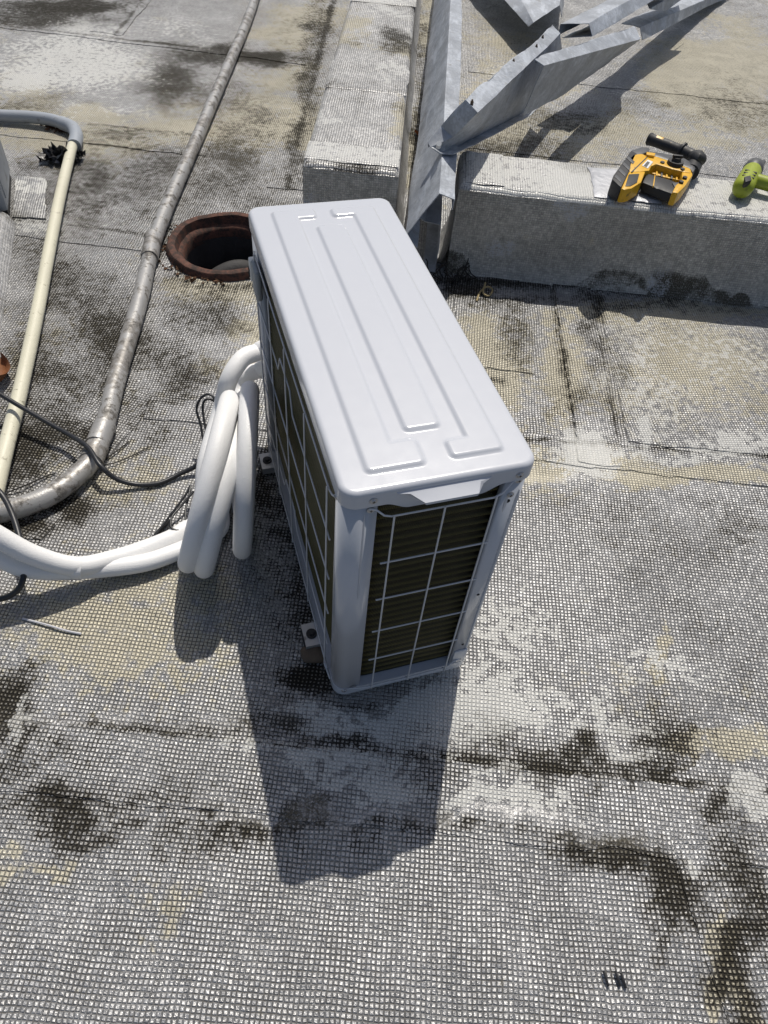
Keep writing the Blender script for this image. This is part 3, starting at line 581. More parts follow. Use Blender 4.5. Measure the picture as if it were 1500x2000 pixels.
# body posts and panels (sheet profiles in plan, extruded in z)
def arc(ca, cb, r, a0, a1, n=8): return [(ca+r*math.cos(a0+(a1-a0)*i/n), cb+r*math.sin(a0+(a1-a0)*i/n)) for i in range(n+1)]
def plan_sheet(name, pts, z0, z1, parent, t=.0015, mat='unit_paint'):
    n = len(pts); V = [(p[0], p[1], z0) for p in pts]+[(p[0], p[1], z1) for p in pts]; Fc = [(i, i+1, n+i+1, n+i) for i in range(n-1)]
    o = pyobj(name, V, Fc, mat, parent, 35); m = o.modifiers.new('s', 'SOLIDIFY'); m.thickness = t; m.offset = 0; return o
H0, H1 = .046, UH-.022; rr = .026; hp = math.pi/2
pl = plan_sheet('corner_post', [(UW-.014, .054), (UW-.002, .054)]+arc(UW-rr, rr, rr, 0, -hp)[0:]+[(UW-.044, 0), (UW-.044, .014)], H0, H1, ac)
pr = plan_sheet('corner_post', [(UW-.014, .266), (UW-.002, .266), (UW, .268)]+arc(UW-rr, UD-rr, rr, 0, hp)+[(UW-.06, UD)], H0, H1, ac)
pf = plan_sheet('corner_post', [(.095, .016), (.095, 0), (.06, 0)]+arc(rr, rr, rr, -hp, -2*hp)+[(0, .06)], H0, H1, ac)
plan_sheet('service_panel', [(0, .062), (0, UD-rr)]+arc(rr, UD-rr, rr, 2*hp, hp)+[(.06, UD)], H0, H1, ac)
# front panel with the fan opening
V = []; Fc = []; cx, cz, fr = UW*.53, .375, .275; n = 64
for j in range(n):
    a = 2*math.pi*j/n; c_, s_ = math.cos(a), math.sin(a); V.append((cx+fr*c_, UD, cz+fr*s_))
for j in range(n):
    a = 2*math.pi*j/n; c_, s_ = math.cos(a), math.sin(a)
    k = min(((UW-.06-cx) if c_ > 0 else (cx-.06))/max(abs(c_), 1e-6), ((H1-cz) if s_ > 0 else (cz-H0))/max(abs(s_), 1e-6)); V.append((cx+k*c_, UD, cz+k*s_))
Fc = [(j, (j+1) % n, n+(j+1) % n, n+j) for j in range(n)]
fp = pyobj('front_panel', V, Fc, 'unit_paint', ac); m = fp.modifiers.new('s', 'SOLIDIFY'); m.thickness = .002
V = []; Fc = []
def addring(path, r, n=6):
    a, b = sweep(path, r, n); o_ = len(V); V.extend(a); Fc.extend([tuple(x+o_ for x in q) for q in b])
for k in range(1, 10): addring([Vector((cx+fr*k/9.2*math.cos(t_*2*math.pi/40), UD+.012, cz+fr*k/9.2*math.sin(t_*2*math.pi/40))) for t_ in range(41)], .0016, 5)
for k in range(8): a = k*math.pi/4; addring([Vector((cx, UD+.013, cz)), Vector((cx+fr*math.cos(a), UD+.010, cz+fr*math.sin(a)))], .002, 5)
pyobj('fan_grille', V, Fc, 'guard_paint', fp, 50)
bm = bmesh.new()
for k in range(3):
    a = k*2.094; vs = [bm.verts.new((cx+q*math.cos(a+w), UD-.05+dy, cz+q*math.sin(a+w))) for q, w, dy in ((.04, 0, 0), (.24, -.25, .02), (.25, .45, -.03), (.05, .7, -.02))]; bm.faces.new(vs)
cyl(bm, (cx, UD-.08, cz), (cx, UD-.02, cz), .05)
bmobj('fan', bm, 'tool_grey', ac)
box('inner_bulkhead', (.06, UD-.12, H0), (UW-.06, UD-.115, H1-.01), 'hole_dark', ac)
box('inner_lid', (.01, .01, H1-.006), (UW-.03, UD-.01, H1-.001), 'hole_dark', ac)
# base pan
bm = bmesh.new(); pts = arc(UW-rr, rr, rr+.002, 0, -hp)+arc(rr, rr, rr+.002, -hp, -2*hp)+arc(rr, UD-rr, rr+.002, 2*hp, hp)+arc(UW-rr, UD-rr, rr+.002, hp, 0)
for z in (.032, .058): [bm.verts.new((p[0], p[1], z)) for p in pts]
bm.verts.ensure_lookup_table(); n = len(pts)
for i in range(n): bm.faces.new((bm.verts[i], bm.verts[(i+1) % n], bm.verts[n+(i+1) % n], bm.verts[n+i]))
bm.faces.new([bm.verts[i] for i in range(n)]); bm.faces.new([bm.verts[n+i] for i in range(n)][::-1])
bp = bmobj('base_pan', bm, 'unit_paint', ac, 40)
# coil : L-shaped fin pack with tube rows
path = [(.10, .020), (.30, .020), (.55, .020), (.70, .020), (UW-.075, .020)]+arc(UW-.075, .020+.055, .055, -hp, 0, 10)+[(UW-.020, .12), (UW-.020, .17), (UW-.020, .22), (UW-.020, .275)]
fine = []
for p, q in zip(path[:-1], path[1:]):
    k = max(1, int(math.dist(p, q)/.03)); fine += [(p[0]+(q[0]-p[0])*i/k, p[1]+(q[1]-p[1])*i/k) for i in range(k)]
fine.append(path[-1]); V = []; Fc = []; pit = .0212; zz = []
z = .060
while z < H1-.004:
    zz.append(z); z += pit/6
nz = len(zz)
for i, (a, b) in enumerate(fine):
    p0 = fine[max(0, i-1)]; p1 = fine[min(len(fine)-1, i+1)]; tx, ty = p1[0]-p0[0], p1[1]-p0[1]; l = math.hypot(tx, ty); nx_, ny_ = ty/l, -tx/l
    for z in zz:
        ph = abs(((z/pit) % 1)-.5)*2; bul = .005*(1-ph)**1.5; V.append((a+nx_*bul, b+ny_*bul, z))
Fc = [(i*nz+j, (i+1)*nz+j, (i+1)*nz+j+1, i*nz+j+1) for i in range(len(fine)-1) for j in range(nz-1)]
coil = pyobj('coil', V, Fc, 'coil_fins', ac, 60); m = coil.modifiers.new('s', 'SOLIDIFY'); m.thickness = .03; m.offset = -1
# wire guards
WR = .0017
def wire(pts, parent): return tube('wire', pts, WR, 'guard_paint', parent, 8, .02, raw=True)
eg = empty('wire_guard'); eg.parent = ac
ax = UW+.013
tw = .664
def hook(b0, s, z): return []
wire([Vector(p) for p in ((UW+.002, .040, tw+.014), (UW+.006, .050, tw+.014), (ax-.001, .062, tw+.004), (ax, .074, tw), (ax, .245, tw), (ax-.001, .258, tw+.006), (UW+.004, .276, tw+.020), (UW+.002, .288, tw+.022))], eg)
for b in (.077, .160, .247): wire([Vector((ax+.003, b, tw+.004)), Vector((ax+.003, b, .30)), Vector((ax+.003, b, .066)), Vector((UW+.006, b, .060))], eg)
for z in (.541, .427, .312, .197): wire([Vector((ax, .064, z)), Vector((ax, .258, z))], eg)
wire([Vector(p) for p in ((UW+.003, .030, .060), (UW+.006, .042, .062), (ax, .060, .070), (ax, .16, .068), (ax, .25, .072), (UW+.006, .272, .080), (UW+.003, .288, .078))], eg)
sg = empty('wire_guard'); sg.parent = ac
by = -.006; rows = (.661, .541, .421, .299, .176, .066)
for i, z in enumerate(rows):
    if i in (1, 4):
        pts = [(.062, by, z), (.33, by, z), (.356, by, z+.048), (.455, by, z+.048), (.475, by, z), (.785, by, z)]
    elif i == 0: pts = [(.066, .0, z-.01), (.08, by, z), (.30, by, z), (.60, by, z), (.775, by, z), (.79, by+.001, z+.004), (UW-.030, -.003, z+.018)]
    else: pts = [(.062, by, z), (.40, by, z), (.785, by, z)]
    wire([Vector(p) for p in pts], sg)
for a in (.098, .262, .424, .602, .772): wire([Vector((a, by-.003, rows[0]+.004)), Vector((a, by-.003, .3)), Vector((a, by-.003, .062))], sg)
wire([Vector((.772, by-.003, .064)), Vector((.79, by, .056)), Vector((UW-.034, -.004, .050))], sg)
# screws, holes and pressings
def screw(p, nrm, parent, r=.0048):
    p, nrm = Vector(p), Vector(nrm); bm = bmesh.new(); cyl(bm, p-nrm*.001, p+nrm*.0012, r*1.35, r*1.35, 14); cyl(bm, p+nrm*.001, p+nrm*.0032, r, r*.72, 12)
    s = bmobj('screw', bm, 'screw_steel', parent, 40)
    bm = bmesh.new(); q = p+nrm*.0033; tdir = Vector((0, 0, 1)); sd = nrm.cross(tdir)
    for d, e in ((tdir, sd), (sd, tdir)):
        vs = [bm.verts.new(q+d*x*r*.55+e*y*r*.14) for x, y in ((-1, -1), (1, -1), (1, 1), (-1, 1))]; bm.faces.new(vs)
    bmobj('cross_slot', bm, 'hole_dark', s)
E1 = (1, 0, 0)
for b, z in ((.045, UH-.022), (.284, UH-.022)): screw((UW+.0042, b, z), E1, ac)
for b, z in ((.043, .674), (.288, .682), (.281, .648), (.040, .058), (.288, .078), (.020, .052)): screw((UW+.0012, b, z), E1, ac, .0045)
screw((UW-.032, -.002, .680), (0, -1, 0), ac)
for b, z, r in ((.280, .632, .0042), (.282, .345, .0030), (.284, .142, .0030)): cylobj('hole', (UW-.001, b, z), (UW+.0016, b, z), r, 'hole_dark', ac, n=12)
def ridge(p0, p1, w, parent, h=.0022):
    p0, p1 = Vector(p0), Vector(p1); d = (p1-p0).normalized(); s = Vector((0, 1, 0)) ; V = []
    for p, k in ((p0, .2), (p0+d*.02, 1), (p1-d*.02, 1), (p1, .2)):
        for u, o_ in ((-1, -.001), (-.4, h*k), (.4, h*k), (1, -.001)): V.append(p+s*w*u*k+Vector((1, 0, 0))*o_)
    Fc = [(i*4+j, i*4+j+1, i*4+5+j, i*4+4+j) for i in range(3) for j in range(3)]
    pyobj('pressed_ridge', V, Fc, 'unit_paint', parent, 30)
ridge((UW, .296, .655), (UW, .296, .115), .0045, pr); ridge((UW, .2765, .655), (UW, .2765, .600), .0045, pr); ridge((UW, .034, .665), (UW, .034, .42), .0022, pl)
box('drain_tab', (UW-.001, .268, .064), (UW+.004, .300, .118), 'unit_paint', pr, .002)
# feet
for a in (.105, .675):
    f = empty('foot', (0, 0, 0)); f.parent = ac
    bm = bmesh.new(); bbox(bm, (a-.030, -.036, .0285), (a+.030, UD+.036, .0315)); bbox(bm, (a-.030, -.036, .010), (a-.027, UD+.036, .0285)); bbox(bm, (a+.027, -.036, .010), (a+.030, UD+.036, .0285)); bmobj('bracket', bm, 'foot_steel', f)
    for b in (-.017, UD+.017):
        bm = bmesh.new(); cyl(bm, (a, b, .0315), (a, b, .036), .0125, .0125, 20); cyl(bm, (a, b, .036), (a, b, .041), .0075, .007, 6); bmobj('bolt', bm, 'black_rubber', f, 40)
    for b in (-.012, UD+.012): box('rubber_pad', (a-.024, b-.026, .003), (a+.024, b+.026, .0275), 'black_rubber', f, .004)
# junction cover at the far end of the coil side
jb = box('junction_cover', (.085, -.016, .575), (.142, -.001, .648), 'grey_plastic', ac, .006, 3)
box('cover_clip', (.066, -.018, .590), (.0845, -.002, .642), 'white_plastic', jb, .003); box('clip_gap', (.0665, -.0195, .600), (.080, -.0182, .618), 'hole_dark', jb)
# service valves on the far end panel
for b, z in ((.07, .235), (.07, .300)):
    bm = bmesh.new(); cyl(bm, (-.002, b, z), (-.045, b, z), .012); cyl(bm, (-.03, b, z), (-.03, b, z+.035), .010); cyl(bm, (-.03, b, z+.035), (-.03, b, z+.05), .014, .014, 6); bmobj('service_valve', bm, 'screw_steel', ac, 40)
# the pad under the near foot
def lump(name, c, s, mat, seed, parent=None, sub=3, **k):
    bm = bmesh.new(); bmesh.ops.create_icosphere(bm, subdivisions=sub, radius=1); rg = np.random.default_rng(seed); o_ = rg.random(3)*10
    for v in bm.verts:
        n_ = v.co.normalized(); kx = .75+.5*float(fbm(np.array([n_.x*1.6+o_[0]+n_.z]), np.array([n_.y*1.6+o_[1]-n_.z]), seed)[0]); v.co = Vector((n_.x*s[0]*kx, n_.y*s[1]*kx, max(-s[2]*.75, n_.z*s[2]*kx)))
    o = bmobj(name, bm, mat, parent, 55, **k); o.location = c; return o
pc = ul(.715, -.020, .010); lump('stone_chip', (pc.x, pc.y, .010), (.034, .026, .012), 'stone_brown', 3, label='small brown stone chip wedged beside the near foot of the air conditioner', cat='stone')

# ------------------------------------------------------------------ insulated line set
ls = empty('insulated_tubing', (-.40, 1.08, 0), 0, label='coil of white foam-insulated tubing standing against the unit and trailing left', cat='tubing')
lo = -Vector(ls.location)
def ring_frame(pf, pn):
    C = np.array([0, 0, CAM_H]); G1, G2 = sp(*pf), sp(*pn); la, lb, lc = np.linalg.norm(G1-G2), np.linalg.norm(C-G2), np.linalg.norm(C-G1)
    I = (la*C+lb*G1+lc*G2)/(la+lb+lc); s_ = (la+lb+lc)/2; R = math.sqrt((s_-la)*(s_-lb)*(s_-lc)/s_)
    g = (G2-G1)/la; h = C-G1; h = h-g*(h@g); h /= np.linalg.norm(h); return I, R, g, h
TR = .0238
FA = ring_frame((454, 762), (362, 1120)); FB = ring_frame((470, 808), (394, 1130)); FC = ring_frame((489, 742), (472, 1094))
def rp(F, deg, dr=0.0, off=(0, 0, 0)):
    I, R, g, h = F; a = math.radians(deg); r = R-TR+dr; p = I+r*(math.cos(a)*g+math.sin(a)*h)+np.array(off); return Vector((p[0], p[1], max(p[2], TR+.002)))
# angle 0 = near, 90 = up, 180 = far
v1, v2 = ul(-.045, .07, .300), ul(-.045, .07, .235)
t1 = [v1, ul(-.075, .02, .280), Vector(sp(503, 688, .27)), Vector(sp(474, 700, .28)), Vector(sp(447, 742, .25)), Vector(sp(432, 800, .16)), rp(FA, 215, .0, (-.02, 0, 0))]
t1 += [rp(FA, d) for d in range(250, 560, 30)]+[rp(FB, 180+d, 0, (.0, 0, 0)) for d in (60, 95)]+[rp(FB, d-360) for d in range(300, 600, 30)]
t1 += [rp(FB, 258, 0, (-.02, 0, 0)), Vector(sp(372, 1030, .03)), Vector(sp(335, 1052, .03)), Vector(sp(290, 1070, .03)), Vector(sp(230, 1090, .042)), Vector(sp(150, 1106, .075)), Vector(sp(70, 1086, .13)), Vector(sp(0, 1050, .19)), Vector(sp(-80, 1000, .26)), Vector(sp(-160, 930, .33))]
tube('foam_tube', [p+lo for p in t1], TR, 'foam', ls, 18, .012, .012, 1)
t2 = [v2, ul(-.07, .01, .215), Vector(sp(506, 724, .205)), Vector(sp(484, 732, .20)), Vector(sp(470, 765, .16)), rp(FC, 205, 0, (-.03, 0, 0)), rp(FC, 240, 0, (-.02, 0, 0))]
t2 += [rp(FC, d) for d in range(275, 600, 30)]+[rp(FC, 250, .02, (-.06, 0, 0)), Vector(sp(430, 1030, .03)), Vector(sp(392, 1055, .03)), Vector(sp(345, 1078, .03)), Vector(sp(270, 1102, .035)), Vector(sp(150, 1114, .05)), Vector(sp(60, 1112, .085)), Vector(sp(0, 1090, .13)), Vector(sp(-80, 1050, .2)), Vector(sp(-160, 990, .28))]
tube('foam_tube', [p+lo for p in t2], TR*.94, 'foam', ls, 18, .012, .012, 2)
bm = bmesh.new()
tw_ = catmull([Vector(sp(148, 1094, .10)), Vector(sp(150, 1108, .105)), Vector(sp(152, 1126, .08))], .005)
bm.free(); tube('tape_band', [p+lo for p in (Vector(sp(142, 1108, .072)), Vector(sp(150, 1110, .07)), Vector(sp(158, 1110, .068)))], TR*1.06, 'foam', ls, 18, .004)

# ------------------------------------------------------------------ cables
CR = .0068
mc = [Vector(p) for p in (sp(-60, 735, .10), sp(0, 770, .085), sp(50, 800, .07), sp(105, 832, .058), sp(140, 852, .058), sp(172, 874, .070), sp(195, 908, .066), sp(225, 934, .036), sp(265, 946, .016), sp(310, 944, .012), sp(350, 926, .014), sp(385, 908, .03), sp(400, 880, .08), sp(405, 840, .12), sp(425, 800, .14))]
tube('power_cable', mc, CR, 'cable_black', None, 12, .008, 0, 1, label='thick black cable sagging across the silver conduit to the tubing coil', cat='cable')
lc = [Vector(p) for p in (sp(-40, 930, .16), sp(0, 962, .13), sp(22, 1000, .12), sp(38, 1050, .11), sp(46, 1100, .10), sp(44, 1135, .085), sp(28, 1158, .06), sp(0, 1170, .04), sp(-40, 1176, .03))]
tube('power_cable', lc, .0072, 'cable_black', None, 12, .008, 0, 2, label='dark grey cable hanging in a loop at the left edge, over the foam tubes', cat='cable')
tw1 = [Vector(p) for p in (sp(398, 870, .07), sp(392, 830, .10), sp(384, 800, .13), sp(392, 778, .16), sp(408, 770, .17), sp(420, 782, .16), sp(418, 810, .13), sp(404, 840, .10), sp(396, 800, .13), sp(400, 782, .15), sp(412, 780, .15), sp(424, 795, .13), sp(420, 850, .09))]
tw2 = [Vector(p) for p in (sp(300, 1050, .012), sp(330, 1010, .03), sp(360, 970, .05), sp(372, 950, .06), sp(362, 1000, .05), sp(364, 1025, .045), sp(350, 1036, .05), sp(334, 1030, .055), sp(336, 1010, .06), sp(352, 990, .06), sp(378, 960, .07))]
k = empty('thin_wire', (-.5, 1.2, 0), 0, label='thin black wire looped beside the white tubing coil', cat='wire'); ko = -Vector(k.location)
tube('wire_loop', [p+ko for p in tw1], .0034, 'cable_black', k, 8, .006); tube('wire_loop', [p+ko for p in tw2], .0032, 'cable_black', k, 8, .006)
tube('drain_wire', [Vector(p) for p in (sp(-40, 1095, .10), sp(10, 1108, .075), sp(80, 1124, .05), sp(150, 1128, .035), sp(230, 1105, .015), sp(290, 1060, .010), sp(330, 1015, .010))], .006, 'cable_black', None, 10, .01, label='black wire running under the two trailing foam tubes', cat='wire')

# ------------------------------------------------------------------ galvanised beams
DENT = bpy.data.textures.new('dents', 'CLOUDS'); DENT.noise_scale = .22; DENT.noise_depth = 2
def beam(name, rows, label, ins=8, th=.003, group=None):
    """folded steel section: rows = fold lines, each a polyline of (x, y, z) metres"""
    R = [[Vector(p) for p in row] for row in rows]; n = len(R[0]); o0 = sum(R[0], Vector())/n; o0.z = 0; V = []; Fc = []
    m = len(R)
    for row in R:
        for p in row: V.append(p-o0)
    Fc = [(i*n+j, i*n+j+1, (i+1)*n+j+1, (i+1)*n+j) for i in range(m-1) for j in range(n-1)]
    o = pyobj(name, V, Fc, 'galvanised', None, None, label=label, cat='steel beam', group='galvanised steel lengths piled by the curbs', kind='thing'); o.location = o0
    sd = o.modifiers.new('d', 'SUBSURF'); sd.subdivision_type = 'SIMPLE'; sd.levels = 4; sd.render_levels = 4
    dp = o.modifiers.new('dent', 'DISPLACE'); dp.texture = DENT; dp.strength = .016; dp.mid_level = .5; dp.texture_coords = 'LOCAL'
    md = o.modifiers.new('s', 'SOLIDIFY'); md.thickness = th; md.offset = 0
    mb = o.modifiers.new('b', 'BEVEL'); mb.width = .004; mb.segments = 2; mb.limit_method = 'ANGLE'; mb.angle_limit = math.radians(25)
    return o
def zl(x0, y0, x1, y1, z0, z1): return [(x0, y0, z0), (x0+(x1-x0)*.5, y0+(y1-y0)*.5, (z0+z1)/2), (x1, y1, z1)]
# the long straight one in the gap between the curbs
beam('steel_beam', [[(.108, 2.245, .355), (.104, 3.4, .355), (.072, 6.2, .355)], [(.112, 2.245, .390), (.108, 3.4, .390), (.076, 6.2, .390)], [(.061, 2.247, .402), (.050, 3.4, .402), (.018, 6.2, .402)], [(-.034, 2.250, .240), (-.040, 3.4, .240), (-.055, 6.2, .240)], [(.010, 2.25, .205), (.004, 3.4, .205), (-.02, 6.2, .205)]],
     'long straight galvanised steel beam lying in the gap between the curbs')
beam('steel_beam', [[(-.030, 2.44, .232), (-.035, 3.0, .232), (-.04, 3.6, .232)], [(.030, 2.44, .200), (.025, 3.0, .200), (.02, 3.6, .2)], [(.085, 2.43, .200), (.080, 3.0, .200), (.075, 3.6, .2)], [(.092, 2.43, .008), (.087, 3.0, .008), (.082, 3.6, .008)], [(.045, 2.43, .006), (.04, 3.0, .006), (.035, 3.6, .006)]],
     'short steel channel standing under the end of the long beam')
def q(*a): return tuple(sp(*a))
# bent one with the drilled tip resting on the long beam
flL = [q(836, 279, .425), q(862, 247, .470), q(909, 194, .580), q(999, 117, .490), q(1044, 85, .44), q(1079, 48, .40)]
flR = [q(841, 288, .420), q(884, 268, .455), q(933, 220, .570), q(1042, 116, .450), q(1069, 92, .42), q(1095, 64, .39)]
wbB = [q(858, 300, .412), q(893, 286, .36), q(950, 257, .275), q(1016, 224, .21), q(1050, 190, .20), q(1100, 130, .21)]
lipB = [(p[0]+.05, p[1]+.02, p[2]-.005) for p in wbB]
hemB = [(p[0]+.004, p[1]+.006, p[2]-.018) for p in flL]
B = beam('steel_beam', [hemB, flL, flR, wbB, lipB], 'bent galvanised steel beam whose drilled tip rests on the long beam')
for px, py in ((861, 268), (857, 283)):
    c = Vector(sp(px, py, .440)); nn = Vector((0, -.75, .65)).normalized(); h_ = cylobj('white_hole_plug', c-B.location-nn*.014, c-B.location+nn*.014, .009, 'label_white', B, n=14)  # solid white plugs, colour stands in for light seen through drilled holes
for px, py, z in ((922, 199, .583), (1003, 119, .492), (1048, 90, .445), (1060, 72, .43)):
    c = Vector(sp(px, py, z))-B.location; bm = bmesh.new(); cyl(bm, c-Vector((0, 0, .012)), c+Vector((0, 0, .002)), .006, .006, 6); cyl(bm, c, c+Vector((0, 0, .008)), .003, .003, 8); bmobj('bolt', bm, 'stone_brown', B, 40)
# second folded length, its broad web facing the camera
fC0 = [q(1044, 114, .520), q(1140, 83, .430), q(1235, 53, .320), q(1240, 51, .315)]
fC1 = [q(1063, 128, .515), q(1150, 104, .420), q(1245, 78, .305), q(1250, 76, .30)]
wC = [q(1019, 226, .320), q(1100, 184, .245), q(1190, 120, .200), q(1240, 86, .225)]
lC = [(p[0]+.02, p[1]+.05, p[2]-.01) for p in wC]
hemC = [(p[0]+.004, p[1]+.006, p[2]-.018) for p in fC0]
Cb = beam('steel_beam', [hemC, fC0, fC1, wC, lC], 'broad rust-edged folded steel length with its grey web facing the viewer')
fD0 = [q(1238, 50, .27), q(1300, 22, .20), q(1368, -6, .12), q(1420, -30, .06)]
fD1 = [q(1250, 54, .275), q(1310, 28, .205), q(1372, 2, .125), q(1426, -22, .065)]
wD = [q(1254, 79, .215), q(1312, 50, .15), q(1374, 16, .065), q(1432, -10, .01)]
beam('steel_beam', [[(p[0]-.05, p[1]+.10, p[2]-.02) for p in fD0], fD0, fD1, wD], 'narrow galvanised steel length sloping down to the roof, right of the broad web')
fE0 = [q(1094, 46, .40), q(1150, 20, .40), q(1240, -30, .40), q(1330, -80, .40)]
fE1 = [q(1150, 46, .415), q(1180, 28, .415), q(1270, -22, .415), q(1360, -70, .415)]
fE2 = [q(1157, 71, .375), q(1200, 46, .375), q(1285, -5, .375), q(1375, -55, .375)]
fE3 = [q(1098, 74, .33), q(1140, 55, .33), q(1225, 10, .33), q(1320, -40, .33)]
beam('steel_beam', [[(p[0], p[1], p[2]-.05) for p in fE0], fE0, fE1, fE2, fE3], 'galvanised steel channel with a dark cut end, behind the bent beams')
fG0 = [q(905, -85, .16), q(985, 0, .16), q(1032, 52, .15)]
fG1 = [q(945, -100, .19), q(1012, -14, .19), q(1042, 44, .18)]
fG2 = [q(1090, -100, .19), q(1098, -40, .19), q(1093, 10, .17)]
fG3 = [q(1098, -90, .12), q(1106, -40, .12), q(1097, 34, .11)]
beam('steel_beam', [fG0, fG1, fG2, fG3], 'short bent steel plate at the top edge, above the tangled beams')
fH0 = [q(1262, 4, .30), q(1300, -20, .30), q(1340, -44, .30)]
fH1 = [q(1268, 18, .33), q(1306, -4, .33), q(1346, -30, .33)]
fH2 = [q(1300, 22, .27), q(1330, 0, .27), q(1366, -24, .27)]
beam('steel_beam', [fH0, fH1, fH2], 'small curled steel offcut lying above the sloping length at the top edge')

# ------------------------------------------------------------------ tools on the curb
TZ = CH+.004
def prism(name, px, z0, z1, mat, parent, org, bev=.004, zs=None):
    """plate of a lying tool: outline surveyed at its own height"""
    if parent is dr: z0, z1 = TZ+(z0-TZ)*.72, TZ+(z1-TZ)*.72
    zm = z0+(z1-z0)*.85; P = [Vector(sp(x, y, zm)) for x, y in px]; bm = bmesh.new()
    lo_ = [bm.verts.new((p.x-org[0], p.y-org[1], z0)) for p in P]; hi_ = [bm.verts.new((p.x-org[0], p.y-org[1], z1)) for p in P]; n = len(P)
    bm.faces.new(hi_); bm.faces.new(lo_[::-1])
    for i in range(n): bm.faces.new((lo_[i], lo_[(i+1) % n], hi_[(i+1) % n], hi_[i]))
    bmesh.ops.recalc_face_normals(bm, faces=bm.faces)
    if bev: bmesh.ops.bevel(bm, geom=[e for e in bm.edges], offset=bev, segments=2, affect='EDGES', profile=.6)
    return bmobj(name, bm, mat, parent, 40)
do = sp(1280, 345, TZ); dr = None; dr = empty('rotary_hammer_drill', (do[0]+.003, do[1]+.012, 0), 0, label='yellow and black cordless hammer drill lying on the silver curb', cat='drill')
z0 = TZ+.006
def zpt(x, y): return (1150+x/4.286, 230+y/4.286)
Zq = lambda *pts: [zpt(*p) for p in pts]
prism('battery', Zq((185,545),(200,505),(345,300),(400,330),(330,480),(262,615)), z0, z0+.078, 'tool_black', dr, do, .006)
prism('battery_top', Zq((345,295),(440,262),(505,270),(500,300),(400,345),(360,335)), z0+.03, z0+.072, 'tool_grey', dr, do, .005)
prism('battery_foot', Zq((262,620),(330,470),(470,470),(430,570),(350,620),(290,632)), z0+.006, z0+.074, 'yellow_plastic', dr, do, .006)
prism('battery_window', Zq((300,590),(330,490),(420,485),(400,560),(345,590)), z0+.05, z0+.0775, 'tool_black', dr, do, .003)
prism('rear_housing', Zq((318,370),(350,335),(440,325),(540,385),(500,470),(420,480),(330,480)), z0+.004, z0+.078, 'yellow_plastic', dr, do, .008)
prism('upper_housing', Zq((440,345),(545,345),(640,370),(700,400),(860,440),(850,490),(790,480),(690,455),(560,415),(500,440)), z0+.006, z0+.076, 'yellow_plastic', dr, do, .007)
prism('handle_recess', Zq((500,430),(560,405),(790,470),(775,545),(640,520),(510,480)), z0+.004, z0+.040, 'yellow_plastic', dr, do, .003)
for k_ in range(5):
    x = 560+k_*42; prism('vent_rib', Zq((x,430+k_*11),(x+16,434+k_*11),(x+14,500+k_*9),(x-2,496+k_*9)), z0+.03, z0+.047, 'tool_grey' if k_ % 2 else 'yellow_plastic', dr, do, .002)
prism('front_bracket', Zq((770,470),(860,450),(862,510),(800,600),(740,660),(690,650),(720,590),(770,545)), z0+.004, z0+.072, 'yellow_plastic', dr, do, .007)
prism('grip', Zq((440,560),(480,480),(545,500),(690,540),(765,580),(755,640),(710,665),(560,610)), z0+.010, z0+.060, 'tool_black', dr, do, .012)
prism('grip_seam', Zq((530,590),(545,500),(552,502),(540,594)), z0+.02, z0+.0615, 'yellow_plastic', dr, do, .001)
prism('trigger', Zq((690,560),(770,560),(775,590),(720,610)), z0+.03, z0+.066, 'tool_grey', dr, do, .004)
prism('gear_case', Zq((470,335),(490,300),(560,312),(690,335),(800,365),(875,415),(890,450),(865,490),(835,450),(700,400),(560,352)), z0+.004, z0+.080, 'tool_grey', dr, do, .010)
for k_ in range(4):
    x = 205+k_*34; y = 520-k_*52; prism('battery_rib', Zq((x,y),(x+14,y-20),(x+70,y+28),(x+56,y+50)), z0+.02, z0+.0805, 'tool_grey', dr, do, .002)
prism('housing_groove', Zq((350,470),(480,345),(488,350),(358,476)), z0+.05, z0+.0785, 'tool_black', dr, do, 0)
prism('name_plate', Zq((440,415),(490,365),(535,385),(490,440)), z0+.06, z0+.0805, 'label_white', dr, do, .001)
prism('plate_print', Zq((455,415),(488,378),(508,388),(480,428)), z0+.07, z0+.0815, 'tool_grey', dr, do, 0)
prism('case_stripe', Zq((480,300),(555,312),(545,335),(480,322)), z0+.07, z0+.0875, 'yellow_plastic', dr, do, .001)
kc = Vector(sp(*zpt(728,375), z0+.064))-Vector((do[0], do[1], 0)); bm = bmesh.new(); cyl(bm, kc-Vector((0,0,.012)), kc+Vector((0,0,.002)), .030, .028, 24); cyl(bm, kc+Vector((0,0,.002)), kc+Vector((0,0,.014)), .017, .014, 18); bbox(bm, tuple(kc+Vector((-.018,-.005,.012))), tuple(kc+Vector((.018,.005,.022))), .002); bmobj('mode_knob', bm, 'tool_black', dr, 40)
for x, y in ((615,382),(785,438),(805,508),(775,545)): c_ = Vector(sp(*zpt(x,y), z0+.056))-Vector((do[0], do[1], 0)); cylobj('housing_screw', c_-Vector((0,0,.006)), c_+Vector((0,0,.001)), .008, 'tool_black', dr, n=14)
hA = Vector(sp(*zpt(495,185), z0+.045)); hB = Vector(sp(*zpt(770,285), z0+.045)); hC = Vector(sp(*zpt(870,335), z0+.042)); hD = Vector((do[0], do[1], 0))
ax_ = (hB-hA); Lh = ax_.length; pts = [hA+ax_*t_-hD for t_ in (0, .04, .1, .3, .55, .8, .93, 1.0)]
V, Fc = sweep(pts, [.020, .0235, .021, .0195, .021, .0195, .019, .026], 20); pyobj('side_handle', V, Fc, 'tool_black', dr, 40)
V, Fc = sweep([hB-hD, hB+(hC-hB)*.12-hD, hB+(hC-hB)*.2-hD, hC-hD], [.030, .030, .022, .022], 20); pyobj('handle_collar', V, Fc, 'tool_black', dr, 40)
